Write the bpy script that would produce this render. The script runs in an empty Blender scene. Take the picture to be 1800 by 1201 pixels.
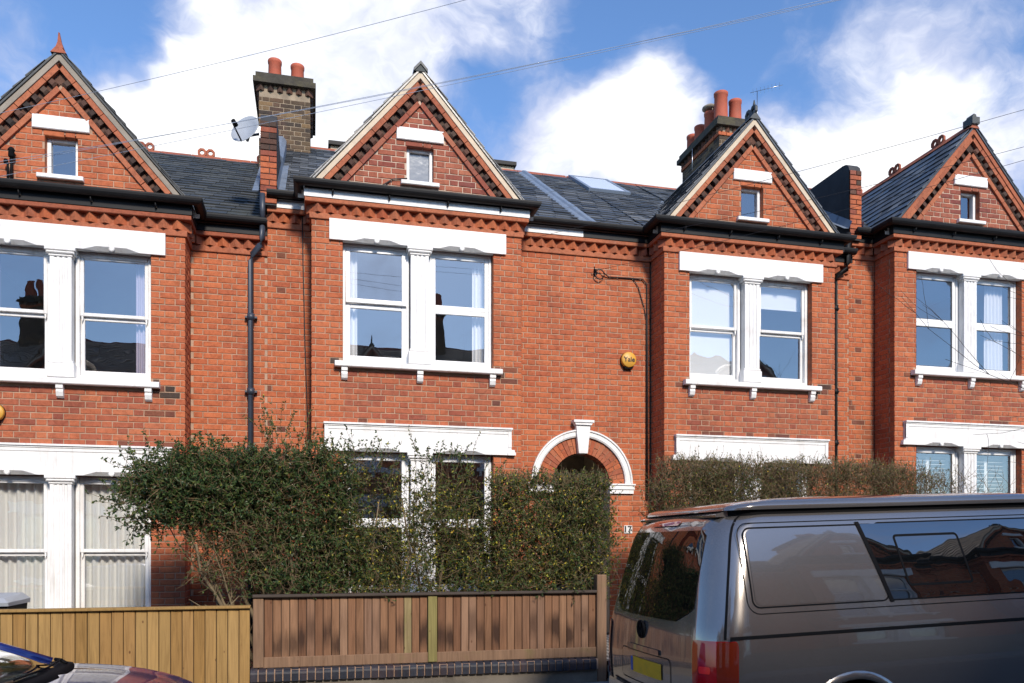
import bpy, math, random
from mathutils import Vector, Matrix, noise as mnoise
random.seed(7)
R = random.random
def U(a, b): return a + (b - a) * random.random()
sc = bpy.context.scene
C = sc.collection

# ------------------------------------------------------------------ camera
F_PX, HOR, YAW = 1420.0, 960.0, math.atan(351 / 1420.0)
EYE = 1.6
cam_d = bpy.data.cameras.new("camera"); cam = bpy.data.objects.new("camera", cam_d); C.objects.link(cam)
cam.location = (0, 0, EYE); cam.rotation_euler = (math.radians(90), 0, -YAW)
cam_d.sensor_width = 36.0; cam_d.lens = F_PX / 1800 * 36; cam_d.shift_y = (HOR - 600.5) / 1800
cam_d.clip_start = 0.05; cam_d.clip_end = 2000
sc.camera = cam
CS, CC = math.sin(YAW), math.cos(YAW)
def at(px, py, Y):                      # survey helper: a sighted point on the vertical plane at depth Y
    u = (px - 900) / F_PX; t = Y / (CC - u * CS)
    return Vector((t * (CS + u * CC), Y, EYE + t * (HOR - py) / F_PX))
def proj(p):
    z = p[0] * CS + p[1] * CC
    if z < 0.1: return None
    x = p[0] * CC - p[1] * CS
    return 900 + F_PX * x / z, HOR - F_PX * (p[2] - EYE) / z, F_PX / z

# ------------------------------------------------------------------ world, sun, exposure
SUN_EL, SUN_AZ, SUN_STR, SUN_ANG = 33.0, 7.0, 3.1, 9.0     # azimuth of the added frontal lamp, from the street's normal to the right
SKY_STR, CLOUD_STR = 0.15, 0.86
sv = Vector((math.sin(math.radians(SUN_AZ)) * math.cos(math.radians(SUN_EL)), -math.cos(math.radians(SUN_AZ)) * math.cos(math.radians(SUN_EL)), math.sin(math.radians(SUN_EL))))
sd = bpy.data.lights.new("frontal_fill", 'SUN'); frontal_fill = bpy.data.objects.new("frontal_fill", sd); C.objects.link(frontal_fill)  # added frontal lamp for bounced light; the true sun lies behind the terrace
sd.energy = SUN_STR; sd.angle = math.radians(SUN_ANG); sd.color = (1.0, 0.90, 0.78)
frontal_fill.rotation_euler = sv.to_track_quat('Z', 'Y').to_euler(); frontal_fill.location = (0, -20, 30)
sc.view_settings.view_transform = 'Standard'; sc.view_settings.look = 'None'
sc.view_settings.gamma = 1.0; sc.view_settings.use_curve_mapping = False
sc.view_settings.exposure = 0.55
sc.cycles.max_bounces = 6; sc.cycles.diffuse_bounces = 3; sc.cycles.glossy_bounces = 4; sc.cycles.transparent_max_bounces = 12
sc.cycles.transmission_bounces = 4; sc.cycles.caustics_reflective = False; sc.cycles.caustics_refractive = False
sc.cycles.use_denoising = True

world = bpy.data.worlds.new("World"); sc.world = world; world.use_nodes = True
class NT:
    def __init__(s, tree): s.t = tree; s.n = tree.nodes; s.l = tree.links
    def add(s, typ, **kw):
        nd = s.n.new(typ)
        for k, v in kw.items():
            if k == 'inp':
                for kk, vv in v.items():
                    if isinstance(vv, bpy.types.NodeSocket): s.l.new(vv, nd.inputs[kk])
                    else: nd.inputs[kk].default_value = vv
            else: setattr(nd, k, v)
        return nd
    def math(s, op, a, b=None, c=None, clamp=False):
        nd = s.n.new('ShaderNodeMath'); nd.operation = op; nd.use_clamp = clamp
        for i, x in enumerate((a, b, c)):
            if x is None: continue
            if isinstance(x, bpy.types.NodeSocket): s.l.new(x, nd.inputs[i])
            else: nd.inputs[i].default_value = x
        return nd.outputs[0]
    def vmath(s, op, a, b=None):
        nd = s.n.new('ShaderNodeVectorMath'); nd.operation = op
        for i, x in enumerate((a, b)):
            if x is None: continue
            if isinstance(x, bpy.types.NodeSocket): s.l.new(x, nd.inputs[i])
            else: nd.inputs[i].default_value = x
        return nd.outputs['Value'] if op in ('DISTANCE', 'LENGTH', 'DOT_PRODUCT') else nd.outputs[0]
    def ramp(s, fac, stops, interp='LINEAR'):
        nd = s.n.new('ShaderNodeValToRGB'); cr = nd.color_ramp; cr.interpolation = interp
        while len(cr.elements) > 1: cr.elements.remove(cr.elements[-1])
        cr.elements[0].position = stops[0][0]; cr.elements[0].color = tuple(stops[0][1]) + (1,)
        for p, c in stops[1:]:
            e = cr.elements.new(p); e.color = tuple(c) + (1,)
        s.l.new(fac, nd.inputs[0]); return nd.outputs[0]
    def noise(s, vec, scale, detail=3, rough=0.55, dist=0.0):
        nd = s.add('ShaderNodeTexNoise', inp={'Scale': scale, 'Detail': detail, 'Roughness': rough, 'Distortion': dist})
        if vec is not None: s.l.new(vec, nd.inputs['Vector'])
        return nd.outputs[0]
    def maprange(s, v, a, b, c=0.0, d=1.0, smooth=False):
        nd = s.n.new('ShaderNodeMapRange'); nd.clamp = True
        if smooth: nd.interpolation_type = 'SMOOTHSTEP'
        s.l.new(v, nd.inputs[0])
        for i, x in enumerate((a, b, c, d)): nd.inputs[i + 1].default_value = x
        return nd.outputs[0]
    def mix(s, fac, a, b, mode='MIX'):
        nd = s.n.new('ShaderNodeMix'); nd.data_type = 'RGBA'; nd.blend_type = mode
        for k, x in ((0, fac), (6, a), (7, b)):
            if isinstance(x, bpy.types.NodeSocket): s.l.new(x, nd.inputs[k])
            elif k == 0: nd.inputs[0].default_value = x
            else: nd.inputs[k].default_value = tuple(x) + (1,) if len(x) == 3 else x
        return nd.outputs[2]

def build_world():
    nt = world.node_tree; nt.nodes.clear(); w = NT(nt)
    sky = w.add('ShaderNodeTexSky', sky_type='NISHITA', sun_disc=False)
    sky.sun_elevation = math.radians(SUN_EL)
    sky.sun_rotation = math.atan2(sv.x, sv.y)
    sky.air_density = 1.0; sky.dust_density = 0.4; sky.ozone_density = 2.5
    tc = w.add('ShaderNodeTexCoord'); d = tc.outputs['Generated']
    def dirpx(px, py):
        p = at(px, py, 10) - Vector((0, 0, EYE)); return tuple(p.normalized())
    # cloud masses standing in the sky, then the loose cover that goes on all round
    blobs = [((300, 200), .17, .62), ((200, 260), .16, .5), ((340, 310), .16, .6), ((430, 70), .13, .42), ((590, 60), .13, .42), ((660, 10), .14, .34), ((480, 0), .13, .34), ((900, 60), .10, .28), ((800, 20), .13, .42), ((560, 180), .10, .3), ((980, 10), .07, .3), ((720, 200), .10, .34), ((690, 280), .13, .40), ((600, 330), .15, .4),
             ((1130, 170), .115, .70), ((1030, 250), .13, .65), ((950, 310), .13, .5), ((1200, 300), .14, .55), ((1560, 60), .10, .30), ((1680, 80), .16, .30), ((1760, 250), .14, .5),
             ((1560, 270), .11, .5), ((1380, 280), .10, .5), ((1370, 60), .06, .40), ((30, 40), .10, .45), ((330, 20), .09, .3), ((1480, 330), .16, .4),
             ((1270, 50), .08, -.6), ((1440, 190), .05, -.3), ((890, 150), .06, -.3), ((120, 90), .11, -.5), ((230, 40), .09, -.4), ((1060, 60), .09, -.4)]
    warp = w.add('ShaderNodeTexNoise', inp={'Scale': 7.0, 'Detail': 4, 'Roughness': .6}); nt.links.new(d, warp.inputs['Vector'])
    wv = w.vmath('SUBTRACT', warp.outputs['Color'], (.5, .5, .5))
    sc_ = w.add('ShaderNodeVectorMath', operation='SCALE'); nt.links.new(wv, sc_.inputs[0]); sc_.inputs['Scale'].default_value = .10
    dw = w.vmath('ADD', d, sc_.outputs[0])
    tot = None
    for (px, py), r, wt in blobs:
        dist = w.vmath('DISTANCE', dw, dirpx(px, py))
        v = w.maprange(dist, r, 0.0, 0.0, wt, True)
        tot = v if tot is None else w.math('ADD', tot, v)
    mp = w.add('ShaderNodeMapping'); mp.inputs['Scale'].default_value = (1, 1, 1.9); mp.inputs['Location'].default_value = (3.1, 1.7, .4)
    nt.links.new(dw, mp.inputs[0])
    n1 = w.noise(mp.outputs[0], 3.2, 7, .6, .4)
    n2 = w.noise(mp.outputs[0], 11.0, 6, .62, .3)
    base = w.math('ADD', w.math('MULTIPLY', w.math('SUBTRACT', n1, .5), 1.25), w.math('MULTIPLY', w.math('SUBTRACT', n2, .5), .85))
    m = w.math('ADD', w.math('MULTIPLY', tot, .9), base)
    mask = w.maprange(m, .02, .72, 0, 1, True)
    # cloud body: brighter where thick, greyer in the folds
    n3 = w.noise(mp.outputs[0], 6.0, 5, .6, .2)
    thick = w.maprange(w.math('ADD', m, w.math('MULTIPLY', w.math('SUBTRACT', n3, .5), 1.2)), .15, 1.0)
    col = w.ramp(thick, [(0, (.44, .50, .70)), (.35, (.58, .62, .78)), (.7, (.86, .88, .95)), (1, (1.05, 1.05, 1.05))])
    b1 = w.add('ShaderNodeBackground', inp={'Strength': SKY_STR}); nt.links.new(w.mix(1.0, sky.outputs[0], (.70, .85, 1.02), 'MULTIPLY'), b1.inputs[0])
    b2 = w.add('ShaderNodeBackground', inp={'Strength': CLOUD_STR}); nt.links.new(col, b2.inputs[0])
    mx = w.add('ShaderNodeMixShader'); nt.links.new(w.math('MULTIPLY', mask, .97), mx.inputs[0]); nt.links.new(b1.outputs[0], mx.inputs[1]); nt.links.new(b2.outputs[0], mx.inputs[2])
    out = w.add('ShaderNodeOutputWorld'); nt.links.new(mx.outputs[0], out.inputs[0])
build_world()

# ------------------------------------------------------------------ materials
MATS = {}
def base_mat(name):
    m = bpy.data.materials.new(name); m.use_nodes = True; nt = m.node_tree
    w = NT(nt); p = nt.nodes['Principled BSDF']; MATS[name] = m
    return m, w, p, nt
def setp(p, **kw):
    for k, v in kw.items():
        k = {'rough': 'Roughness', 'metal': 'Metallic', 'spec': 'Specular IOR Level', 'coat': 'Coat Weight', 'coatr': 'Coat Roughness', 'color': 'Base Color', 'ior': 'IOR', 'trans': 'Transmission Weight'}[k]
        p.inputs[k].default_value = (tuple(v) + (1,)) if k == 'Base Color' else v
def bump(w, p, h, strength=.3, dist=.01):
    b = w.add('ShaderNodeBump', inp={'Strength': strength, 'Distance': dist}); w.l.new(h, b.inputs['Height']); w.l.new(b.outputs[0], p.inputs['Normal'])
def rnd(w):                                # one random number for each piece, single object or island of a joined mesh
    oi = w.add('ShaderNodeObjectInfo'); g = w.add('ShaderNodeNewGeometry')
    return w.math('FRACT', w.math('ADD', oi.outputs['Random'], g.outputs['Random Per Island'])), g.outputs['Position']
def brick_mat(name, cols, soot=.35, soot_lo=.56, light=.12, rough=.85):
    m, w, p, nt = base_mat(name); r, pos = rnd(w)
    n = len(cols); col = w.ramp(r, [(i / (n - 1), c) for i, c in enumerate(cols)])
    fine = w.noise(pos, 90, 4, .7); col = w.mix(.5, col, w.ramp(fine, [(.3, (.62, .6, .6)), (.7, (1.25, 1.22, 1.2))]), 'MULTIPLY')
    mid = w.noise(pos, 20, 4, .65, .5); col = w.mix(.75, col, w.ramp(mid, [(.3, (.66, .62, .62)), (.5, (1, 1, 1)), (.72, (1.22, 1.2, 1.18))]), 'MULTIPLY')
    mps = w.add('ShaderNodeMapping'); mps.inputs['Scale'].default_value = (3.2, 3.2, .55); nt.links.new(pos, mps.inputs[0]); run = w.noise(mps.outputs[0], 1.0, 5, .6, .4); col = w.mix(w.maprange(run, .52, .75, 0, .42), col, (.13, .060, .045))
    big = w.noise(pos, 1.1, 4, .6, .3); col = w.mix(w.maprange(big, soot_lo, soot_lo + .2, 0, soot), col, (.05, .028, .022))
    bl = w.noise(pos, 4.5, 5, .7); col = w.mix(w.maprange(bl, .60, .78, 0, light), col, (.55, .40, .33))
    w.l.new(col, p.inputs['Base Color']); setp(p, rough=rough, spec=.25)
    bump(w, p, w.noise(pos, 140, 3, .6), .35, .004); return m
ORANGE = [(.45, .130, .056), (.49, .148, .062), (.42, .118, .051), (.46, .136, .057), (.375, .100, .047), (.50, .155, .066), (.44, .125, .054), (.405, .110, .050)]
DARKRED = [(.30, .095, .058), (.38, .13, .075), (.24, .068, .048), (.34, .11, .062), (.19, .055, .045), (.41, .15, .085), (.28, .082, .052)]
STOCK = [(.085, .060, .040), (.15, .098, .055), (.05, .039, .032), (.20, .13, .065), (.038, .032, .029), (.11, .076, .048)]
brick_mat('brick_orange', ORANGE); brick_mat('brick_mixed', [(.36, .105, .055), (.43, .13, .06), (.30, .085, .05), (.40, .118, .056), (.26, .075, .048), (.46, .15, .07), (.34, .10, .055)], .35, .54, .15); brick_mat('brick_gable', DARKRED, .3, .58, .1)
brick_mat('brick_stock', STOCK, .4, .5, .05); brick_mat('brick_soot', [(.05, .035, .028), (.09, .06, .045), (.13, .065, .045), (.035, .028, .025), (.16, .075, .05)], .5, .5, .1)
brick_mat('brick_stained', [(.17, .06, .038), (.22, .078, .045), (.13, .05, .036), (.25, .085, .045)], .4, .5, .1)
brick_mat('brick_string', [(.36, .115, .06), (.43, .15, .075), (.30, .09, .05)], .25, .6, .15)
brick_mat('brick_blue', [(.022, .026, .036), (.032, .036, .048), (.018, .02, .028), (.040, .043, .055)], .2, .6, .06, .45)
brick_mat('terracotta', [(.33, .105, .06), (.40, .13, .075), (.27, .085, .055)], .5, .5, .1)
def plain(name, color, rough=.6, var=.12, scale=3, dirt=None, dirt_amt=.3, b=0.0, bs=60, **kw):
    m, w, p, nt = base_mat(name); pos = w.add('ShaderNodeNewGeometry').outputs['Position']
    n = w.noise(pos, scale, 5, .6); col = w.mix(1.0, color, w.ramp(n, [(.25, (1 - var,) * 3), (.75, (1 + var,) * 3)]), 'MULTIPLY')
    if dirt:
        n2 = w.noise(pos, scale * .6, 6, .65, .4); col = w.mix(w.maprange(n2, .5, .75, 0, dirt_amt), col, dirt)
    w.l.new(col, p.inputs['Base Color']); setp(p, rough=rough, **kw)
    if b: bump(w, p, w.noise(pos, bs, 4, .6), b, .006)
    return m
plain('mortar', (.41, .27, .185), .95, .2, 5, (.16, .11, .08), .45, .3, 120)
plain('mortar_pale', (.54, .41, .31), .95, .25, 5, (.16, .11, .08), .4, .3, 120)
plain('mortar_dark', (.30, .235, .165), .95, .3, 5, (.08, .065, .05), .6)
plain('white_paint', (.80, .79, .77), .55, .06, 5, (.42, .37, .31), .38, .2, 40)
def streak(name, amt, color):                # run-off grime drawn down a painted surface
    nt = MATS[name].node_tree; w = NT(nt); p = nt.nodes['Principled BSDF']; src = p.inputs['Base Color'].links[0].from_socket
    pos = w.add('ShaderNodeNewGeometry').outputs['Position']; mp = w.add('ShaderNodeMapping'); mp.inputs['Scale'].default_value = (16, 16, 1.3); nt.links.new(pos, mp.inputs[0])
    n = w.noise(mp.outputs[0], 1.0, 5, .65, .3); nt.links.new(w.mix(w.maprange(n, .52, .74, 0, amt), src, color), p.inputs['Base Color'])
streak('white_paint', .38, (.40, .36, .30))
plain('white_upvc', (.82, .82, .81), .3, .02, 4, (.6, .58, .54), .1)
plain('cream', (.60, .49, .36), .8, .15, 6, (.30, .24, .18), .5, .2)
plain('black_paint', (.009, .009, .010), .55, .2, 6, (.022, .021, .020), .5, spec=.25)
plain('pipe_blue', (.035, .045, .065), .45, .2, 6, (.06, .06, .06), .4)
plain('lead', (.17, .21, .27), .42, .2, 4, (.30, .33, .36), .4, .2, 12)
plain('black_render', (.030, .031, .034), .8, .3, 3, (.08, .075, .07), .5, .5, 40)
plain('stone', (.30, .26, .21), .9, .2, 4, (.10, .09, .07), .6, .4, 50)
plain('stone_dark', (.055, .048, .038), .95, .35, 6, (.20, .17, .06), .35, .5, 40)
plain('concrete', (.17, .145, .115), .95, .25, 3, (.06, .055, .04), .6, .6, 45)
plain('soil', (.06, .045, .032), 1, .3, 5, (.03, .025, .02), .5, .8, 30)
plain('asphalt', (.055, .055, .056), .9, .2, 8, (.035, .035, .035), .5, .5, 150)
plain('paving', (.22, .205, .19), .9, .15, 2, (.10, .095, .085), .5, .3, 80)
plain('kerbstone', (.26, .25, .24), .85, .15, 4, (.12, .11, .10), .5, .3, 80)
plain('road_line', (.62, .60, .52), .8, .15, 12, (.12, .12, .12), .6)
plain('ground', (.10, .10, .09), 1, .2, .3)
plain('interior', (.62, .60, .57), .9, .06, 1)
plain('ceiling_white', (.8, .8, .8), .9, .05, 1)
plain('timber_dark', (.05, .035, .025), .7, .2, 3)
plain('rubber', (.014, .014, .015), .7, .1, 4)
plain('steel', (.42, .43, .45), .3, .05, 5, metal=1.0)
plain('dish_grey', (.34, .37, .41), .5, .06, 5, (.2, .2, .2), .3)
plain('alarm_yellow', (.66, .34, .045), .45, .04, 5, (.4, .22, .06), .25)
plain('ink_black', (.008, .008, .009), .5, .0, 5)
plain('plaque_white', (.72, .72, .70), .35, .03, 8)
plain('door_navy', (.012, .018, .032), .3, .1, 5)
plain('cable', (.012, .012, .013), .5, .1, 3)
plain('cable_grey', (.30, .36, .45), .5, .1, 3)
def curtain_mat(name, color):
    m, w, p, nt = base_mat(name); setp(p, rough=.9)
    p.inputs['Base Color'].default_value = color + (1,)
    tr = w.add('ShaderNodeBsdfTranslucent'); tr.inputs[0].default_value = color + (1,)
    mx = w.add('ShaderNodeMixShader'); mx.inputs[0].default_value = .18
    nt.links.new(p.outputs[0], mx.inputs[1]); nt.links.new(tr.outputs[0], mx.inputs[2]); nt.links.new(mx.outputs[0], nt.nodes['Material Output'].inputs[0]); return m
curtain_mat('curtain_white', (.92, .92, .93)); curtain_mat('curtain_lilac', (.55, .5, .62)); curtain_mat('curtain_net', (.93, .92, .87)); curtain_mat('blind_white', (.93, .94, .95))
def glass_mat(name, base=.10, gain=1.6, tint=(1, 1, 1), rough=0.0, wob=.0, ws=2.0, dark=None):
    m, w, p, nt = base_mat(name); nt.nodes.remove(p)
    fr = w.add('ShaderNodeFresnel', inp={'IOR': 1.5}); fac = w.math('MULTIPLY_ADD', fr.outputs[0], gain, base, clamp=True)
    fac = w.math('MULTIPLY', fac, w.math('SUBTRACT', 1.0, w.add('ShaderNodeNewGeometry').outputs['Backfacing']))   # thin sheet: one reflecting face
    if dark is None: tr = w.add('ShaderNodeBsdfTransparent'); tr.inputs[0].default_value = tint + (1,)
    else: tr = w.add('ShaderNodeBsdfDiffuse'); tr.inputs[0].default_value = dark + (1,)
    gl = w.add('ShaderNodeBsdfGlossy', inp={'Roughness': rough}); gl.inputs[0].default_value = (.95, .97, 1, 1)
    if wob:
        pos = w.add('ShaderNodeNewGeometry').outputs['Position']
        b = w.add('ShaderNodeBump', inp={'Strength': 1.0, 'Distance': wob}); nt.links.new(w.noise(pos, ws, 2, .4), b.inputs['Height']); nt.links.new(b.outputs[0], gl.inputs['Normal'])
    mx = w.add('ShaderNodeMixShader'); nt.links.new(fac, mx.inputs[0]); nt.links.new(tr.outputs[0], mx.inputs[1]); nt.links.new(gl.outputs[0], mx.inputs[2])
    nt.links.new(mx.outputs[0], nt.nodes['Material Output'].inputs[0]); return m
glass_mat('glass_wavy', .19, 1.0, (.985, .99, .99), 0, .0026, 2.2); glass_mat('glass_double', .21, 1.0, (.985, .99, .99), 0, .0014, 1.6)
glass_mat('glass_frosted', .06, 1.0, rough=.08, wob=.001, ws=14, dark=(.16, .165, .17))
glass_mat('glass_tinted', .10, 2.2, rough=0, wob=.0025, ws=2.6, dark=(.006, .007, .008))
glass_mat('glass_rear', .035, 1.1, rough=0, wob=.0008, ws=2, dark=(.004, .005, .005))
glass_mat('glass_car', .10, 2.0, (.35, .38, .38))
def slate_mat(name, cols, rough):
    m, w, p, nt = base_mat(name); r, pos = rnd(w); n = len(cols)
    col = w.ramp(r, [(i / (n - 1), c) for i, c in enumerate(cols)])
    nz = w.noise(pos, 9, 5, .65); col = w.mix(w.maprange(nz, .55, .8, 0, .45), col, (.17, .17, .15))
    w.l.new(col, p.inputs['Base Color']); rr = w.math('MULTIPLY_ADD', r, .25, rough - .1); w.l.new(rr, p.inputs['Roughness']); setp(p, spec=.55)
    bump(w, p, w.noise(pos, 40, 4, .6), .35, .004); return m
slate_mat('slate', [(.050, .058, .068), (.072, .082, .095), (.036, .042, .050), (.12, .13, .145), (.058, .066, .074), (.17, .18, .19), (.044, .051, .060), (.08, .088, .098)], .42)  # the palest tones paint bright glints onto some slates
slate_mat('slate_brown', [(.28, .20, .14), (.34, .25, .17), (.23, .17, .12), (.38, .27, .18)], .8)  # opposite roofs, sunlight put into the colour by paler tones
slate_mat('slate_old', [(.036, .042, .046), (.054, .060, .062), (.028, .033, .036), (.07, .075, .075), (.042, .05, .05)], .6)
def wood_mat(name, cols, stain=0.0, algae=0.0):
    m, w, p, nt = base_mat(name); r, pos = rnd(w); n = len(cols)
    col = w.ramp(r, [(i / (n - 1), c) for i, c in enumerate(cols)])
    mp = w.add('ShaderNodeMapping'); mp.inputs['Scale'].default_value = (30, 30, 1.6); nt.links.new(pos, mp.inputs[0])
    off = w.add('ShaderNodeCombineXYZ'); nt.links.new(w.math('MULTIPLY', r, 40), off.inputs[2])
    g = w.noise(w.vmath('ADD', mp.outputs[0], off.outputs[0]), 1.0, 6, .65, 1.2)
    col = w.mix(1.0, col, w.ramp(g, [(.25, (.62, .58, .54)), (.5, (1, 1, 1)), (.75, (1.28, 1.26, 1.22))]), 'MULTIPLY')
    vo = w.add('ShaderNodeTexVoronoi', inp={'Scale': 1.0, 'Randomness': 1.0}); mk = w.add('ShaderNodeMapping'); mk.inputs['Scale'].default_value = (9, 9, 5.2); nt.links.new(w.vmath('ADD', pos, off.outputs[0]), mk.inputs[0]); nt.links.new(mk.outputs[0], vo.inputs['Vector'])
    col = w.mix(w.maprange(vo.outputs['Distance'], .10, .05, 0, .8), col, (.09, .035, .018))
    if stain:
        ms = w.add('ShaderNodeMapping'); ms.inputs['Scale'].default_value = (22, 22, 2.6); nt.links.new(pos, ms.inputs[0])
        s1 = w.noise(ms.outputs[0], 1.0, 5, .6, .3); sz = w.add('ShaderNodeSeparateXYZ'); nt.links.new(pos, sz.inputs[0])
        ctr = w.math('MULTIPLY_ADD', r, .26, .56)
        band = w.maprange(w.math('ABSOLUTE', w.math('SUBTRACT', sz.outputs[2], ctr)), .24, .02)
        how = w.maprange(w.math('FRACT', w.math('MULTIPLY', r, 7.31)), .12, .75)
        col = w.mix(w.math('MULTIPLY', w.math('MULTIPLY', w.maprange(w.math('MULTIPLY', s1, band), .12, .46), how), stain), col, (.045, .024, .016))
    if algae:
        s2 = w.noise(pos, 3.0, 5, .6, .5); col = w.mix(w.maprange(s2, .56, .74, 0, algae), col, (.14, .15, .035))
    w.l.new(col, p.inputs['Base Color']); setp(p, rough=.85, spec=.2); bump(w, p, g, .35, .004); return m
wood_mat('wood_new', [(.30, .175, .060), (.36, .225, .085), (.265, .152, .050), (.33, .19, .070), (.31, .192, .070), (.39, .25, .10)])
wood_mat('wood_old', [(.205, .105, .056), (.26, .145, .082), (.165, .082, .045), (.225, .115, .062), (.20, .115, .073), (.285, .17, .105)], .92)
wood_mat('wood_green', [(.22, .19, .07), (.26, .20, .10)], .2, .9)
wood_mat('wood_post', [(.21, .13, .08), (.24, .145, .09)], .2, .35)
def leaf_mat(name, cols, tr=.3):
    m, w, p, nt = base_mat(name); g = w.add('ShaderNodeNewGeometry'); n = len(cols)
    col = w.ramp(g.outputs['Random Per Island'], [(i / (n - 1), c) for i, c in enumerate(cols)])
    w.l.new(col, p.inputs['Base Color']); setp(p, rough=.45, spec=.4)
    t = w.add('ShaderNodeBsdfTranslucent'); w.l.new(col, t.inputs[0]); mx = w.add('ShaderNodeMixShader'); mx.inputs[0].default_value = tr
    nt.links.new(p.outputs[0], mx.inputs[1]); nt.links.new(t.outputs[0], mx.inputs[2]); nt.links.new(mx.outputs[0], nt.nodes['Material Output'].inputs[0]); return m
leaf_mat('leaf_dark', [(.026, .056, .024), (.05, .09, .03), (.08, .13, .034), (.034, .07, .028), (.105, .155, .04), (.06, .105, .032)], .35)
leaf_mat('leaf_olive', [(.09, .12, .026), (.135, .165, .034), (.07, .09, .025), (.18, .18, .045)], .4)
leaf_mat('leaf_yellow', [(.55, .45, .05), (.46, .46, .06), (.60, .40, .05), (.40, .44, .07)])
plain('twig', (.17, .115, .06), .85, .35, 12); plain('bark', (.16, .12, .07), .9, .3, 10, (.10, .12, .05), .4, .5, 40); plain('twig_dark', (.03, .025, .022), .8, .2, 8)

# ------------------------------------------------------------------ mesh builder
class MB:
    def __init__(s): s.v = []; s.f = []; s.m = []; s.sm = []
    def add(s, vs, fs, mi=0, smooth=False):
        o = len(s.v); s.v.extend(vs)
        for f in fs: s.f.append([i + o for i in f]); s.m.append(mi); s.sm.append(smooth)
    def box(s, x0, x1, y0, y1, z0, z1, mi=0):
        s.add([(x0, y0, z0), (x1, y0, z0), (x1, y1, z0), (x0, y1, z0), (x0, y0, z1), (x1, y0, z1), (x1, y1, z1), (x0, y1, z1)],
              [(0, 3, 2, 1), (4, 5, 6, 7), (0, 1, 5, 4), (1, 2, 6, 5), (2, 3, 7, 6), (3, 0, 4, 7)], mi)
    def bbox(s, x0, x1, y0, y1, z0, z1, b=.006, mi=0):       # box with a chamfer round its front (-y) face
        s.loft([[(x0, y1, z0), (x1, y1, z0), (x1, y1, z1), (x0, y1, z1)], [(x0, y0 + b, z0), (x1, y0 + b, z0), (x1, y0 + b, z1), (x0, y0 + b, z1)],
                [(x0 + b, y0, z0 + b), (x1 - b, y0, z0 + b), (x1 - b, y0, z1 - b), (x0 + b, y0, z1 - b)]], mi=mi)
    def quad(s, a, b, c, d, mi=0): s.add([a, b, c, d], [(0, 1, 2, 3)], mi)
    def loft(s, rings, closed=True, caps=True, mi=0, smooth=False):
        n = len(rings[0]); vs = [tuple(p) for r in rings for p in r]; fs = []
        for i in range(len(rings) - 1):
            for j in range(n if closed else n - 1):
                k = (j + 1) % n; fs.append((i * n + j, i * n + k, (i + 1) * n + k, (i + 1) * n + j))
        if caps and closed: fs.append(tuple(range(n - 1, -1, -1))); fs.append(tuple((len(rings) - 1) * n + j for j in range(n)))
        s.add(vs, fs, mi, smooth)
    def prism(s, poly, y0, y1, mi=0):           # poly in (x,z), extruded along y
        s.loft([[(x, y0, z) for x, z in poly], [(x, y1, z) for x, z in poly]], mi=mi)
    def tube(s, pts, r, n=8, mi=0, smooth=True, r1=None):
        pts = [Vector(p) for p in pts]; rings = []; N = len(pts)
        for i, p in enumerate(pts):
            d = (pts[min(i + 1, N - 1)] - pts[max(i - 1, 0)]).normalized()
            a = Vector((0, 0, 1)) if abs(d.z) < .9 else Vector((1, 0, 0))
            e1 = d.cross(a).normalized(); e2 = d.cross(e1)
            rr = r if r1 is None else r + (r1 - r) * i / max(1, N - 1)
            rings.append([p + (e1 * math.cos(2 * math.pi * k / n) + e2 * math.sin(2 * math.pi * k / n)) * rr for k in range(n)])
        s.loft(rings, mi=mi, smooth=smooth)
    def lathe(s, prof, c=(0, 0, 0), n=16, mi=0, smooth=True):     # prof: (r,z)
        s.loft([[(c[0] + r * math.cos(2 * math.pi * k / n), c[1] + r * math.sin(2 * math.pi * k / n), c[2] + z) for k in range(n)] for r, z in prof], mi=mi, smooth=smooth)
    def sweep(s, poly, prof, mi=0, smooth=False):  # poly: plan polyline, outward = right-hand side seen along it; prof: closed (d,z)
        n = len(poly); rings = []
        for i in range(n):
            p = Vector(poly[i]).to_2d()
            def nrm(a, b): d = (Vector(b).to_2d() - Vector(a).to_2d()).normalized(); return Vector((d.y, -d.x))
            if i == 0: m = nrm(poly[0], poly[1])
            elif i == n - 1: m = nrm(poly[-2], poly[-1])
            else:
                a, b = nrm(poly[i - 1], poly[i]), nrm(poly[i], poly[i + 1]); m = a + b; m = m / max(.3, m.dot(a))
            rings.append([(p.x + m.x * d, p.y + m.y * d, z) for d, z in prof])
        s.loft(rings, mi=mi, smooth=smooth)
    def mesh(s, name, mats):
        me = bpy.data.meshes.new(name); me.from_pydata([tuple(v) for v in s.v], [], s.f)
        for m in mats: me.materials.append(MATS[m] if isinstance(m, str) else m)
        me.polygons.foreach_set('material_index', s.m); me.polygons.foreach_set('use_smooth', s.sm)
        me.update(); return me
    def build(s, name, mats, parent=None, **tags):
        return obj(name, s.mesh(name, mats if isinstance(mats, (list, tuple)) else [mats]), parent, **tags)
def fix_normals(me):
    import bmesh
    bm = bmesh.new(); bm.from_mesh(me); bmesh.ops.recalc_face_normals(bm, faces=bm.faces[:]); bm.to_mesh(me); bm.free()
def obj(name, me, parent=None, mw=None, **tags):
    o = bpy.data.objects.new(name, me); C.objects.link(o)
    if parent is not None: o.parent = parent
    if mw is not None: o.matrix_basis = mw
    for k, v in tags.items(): o[k] = v
    return o
def thing(name, label, cat, loc=(0, 0, 0), group=None, rot=(0, 0, 0)):
    o = bpy.data.objects.new(name, None); C.objects.link(o); o.location = loc; o.rotation_euler = rot
    o.empty_display_size = .1; o['label'] = label; o['category'] = cat
    if group: o['group'] = group
    return o
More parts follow.
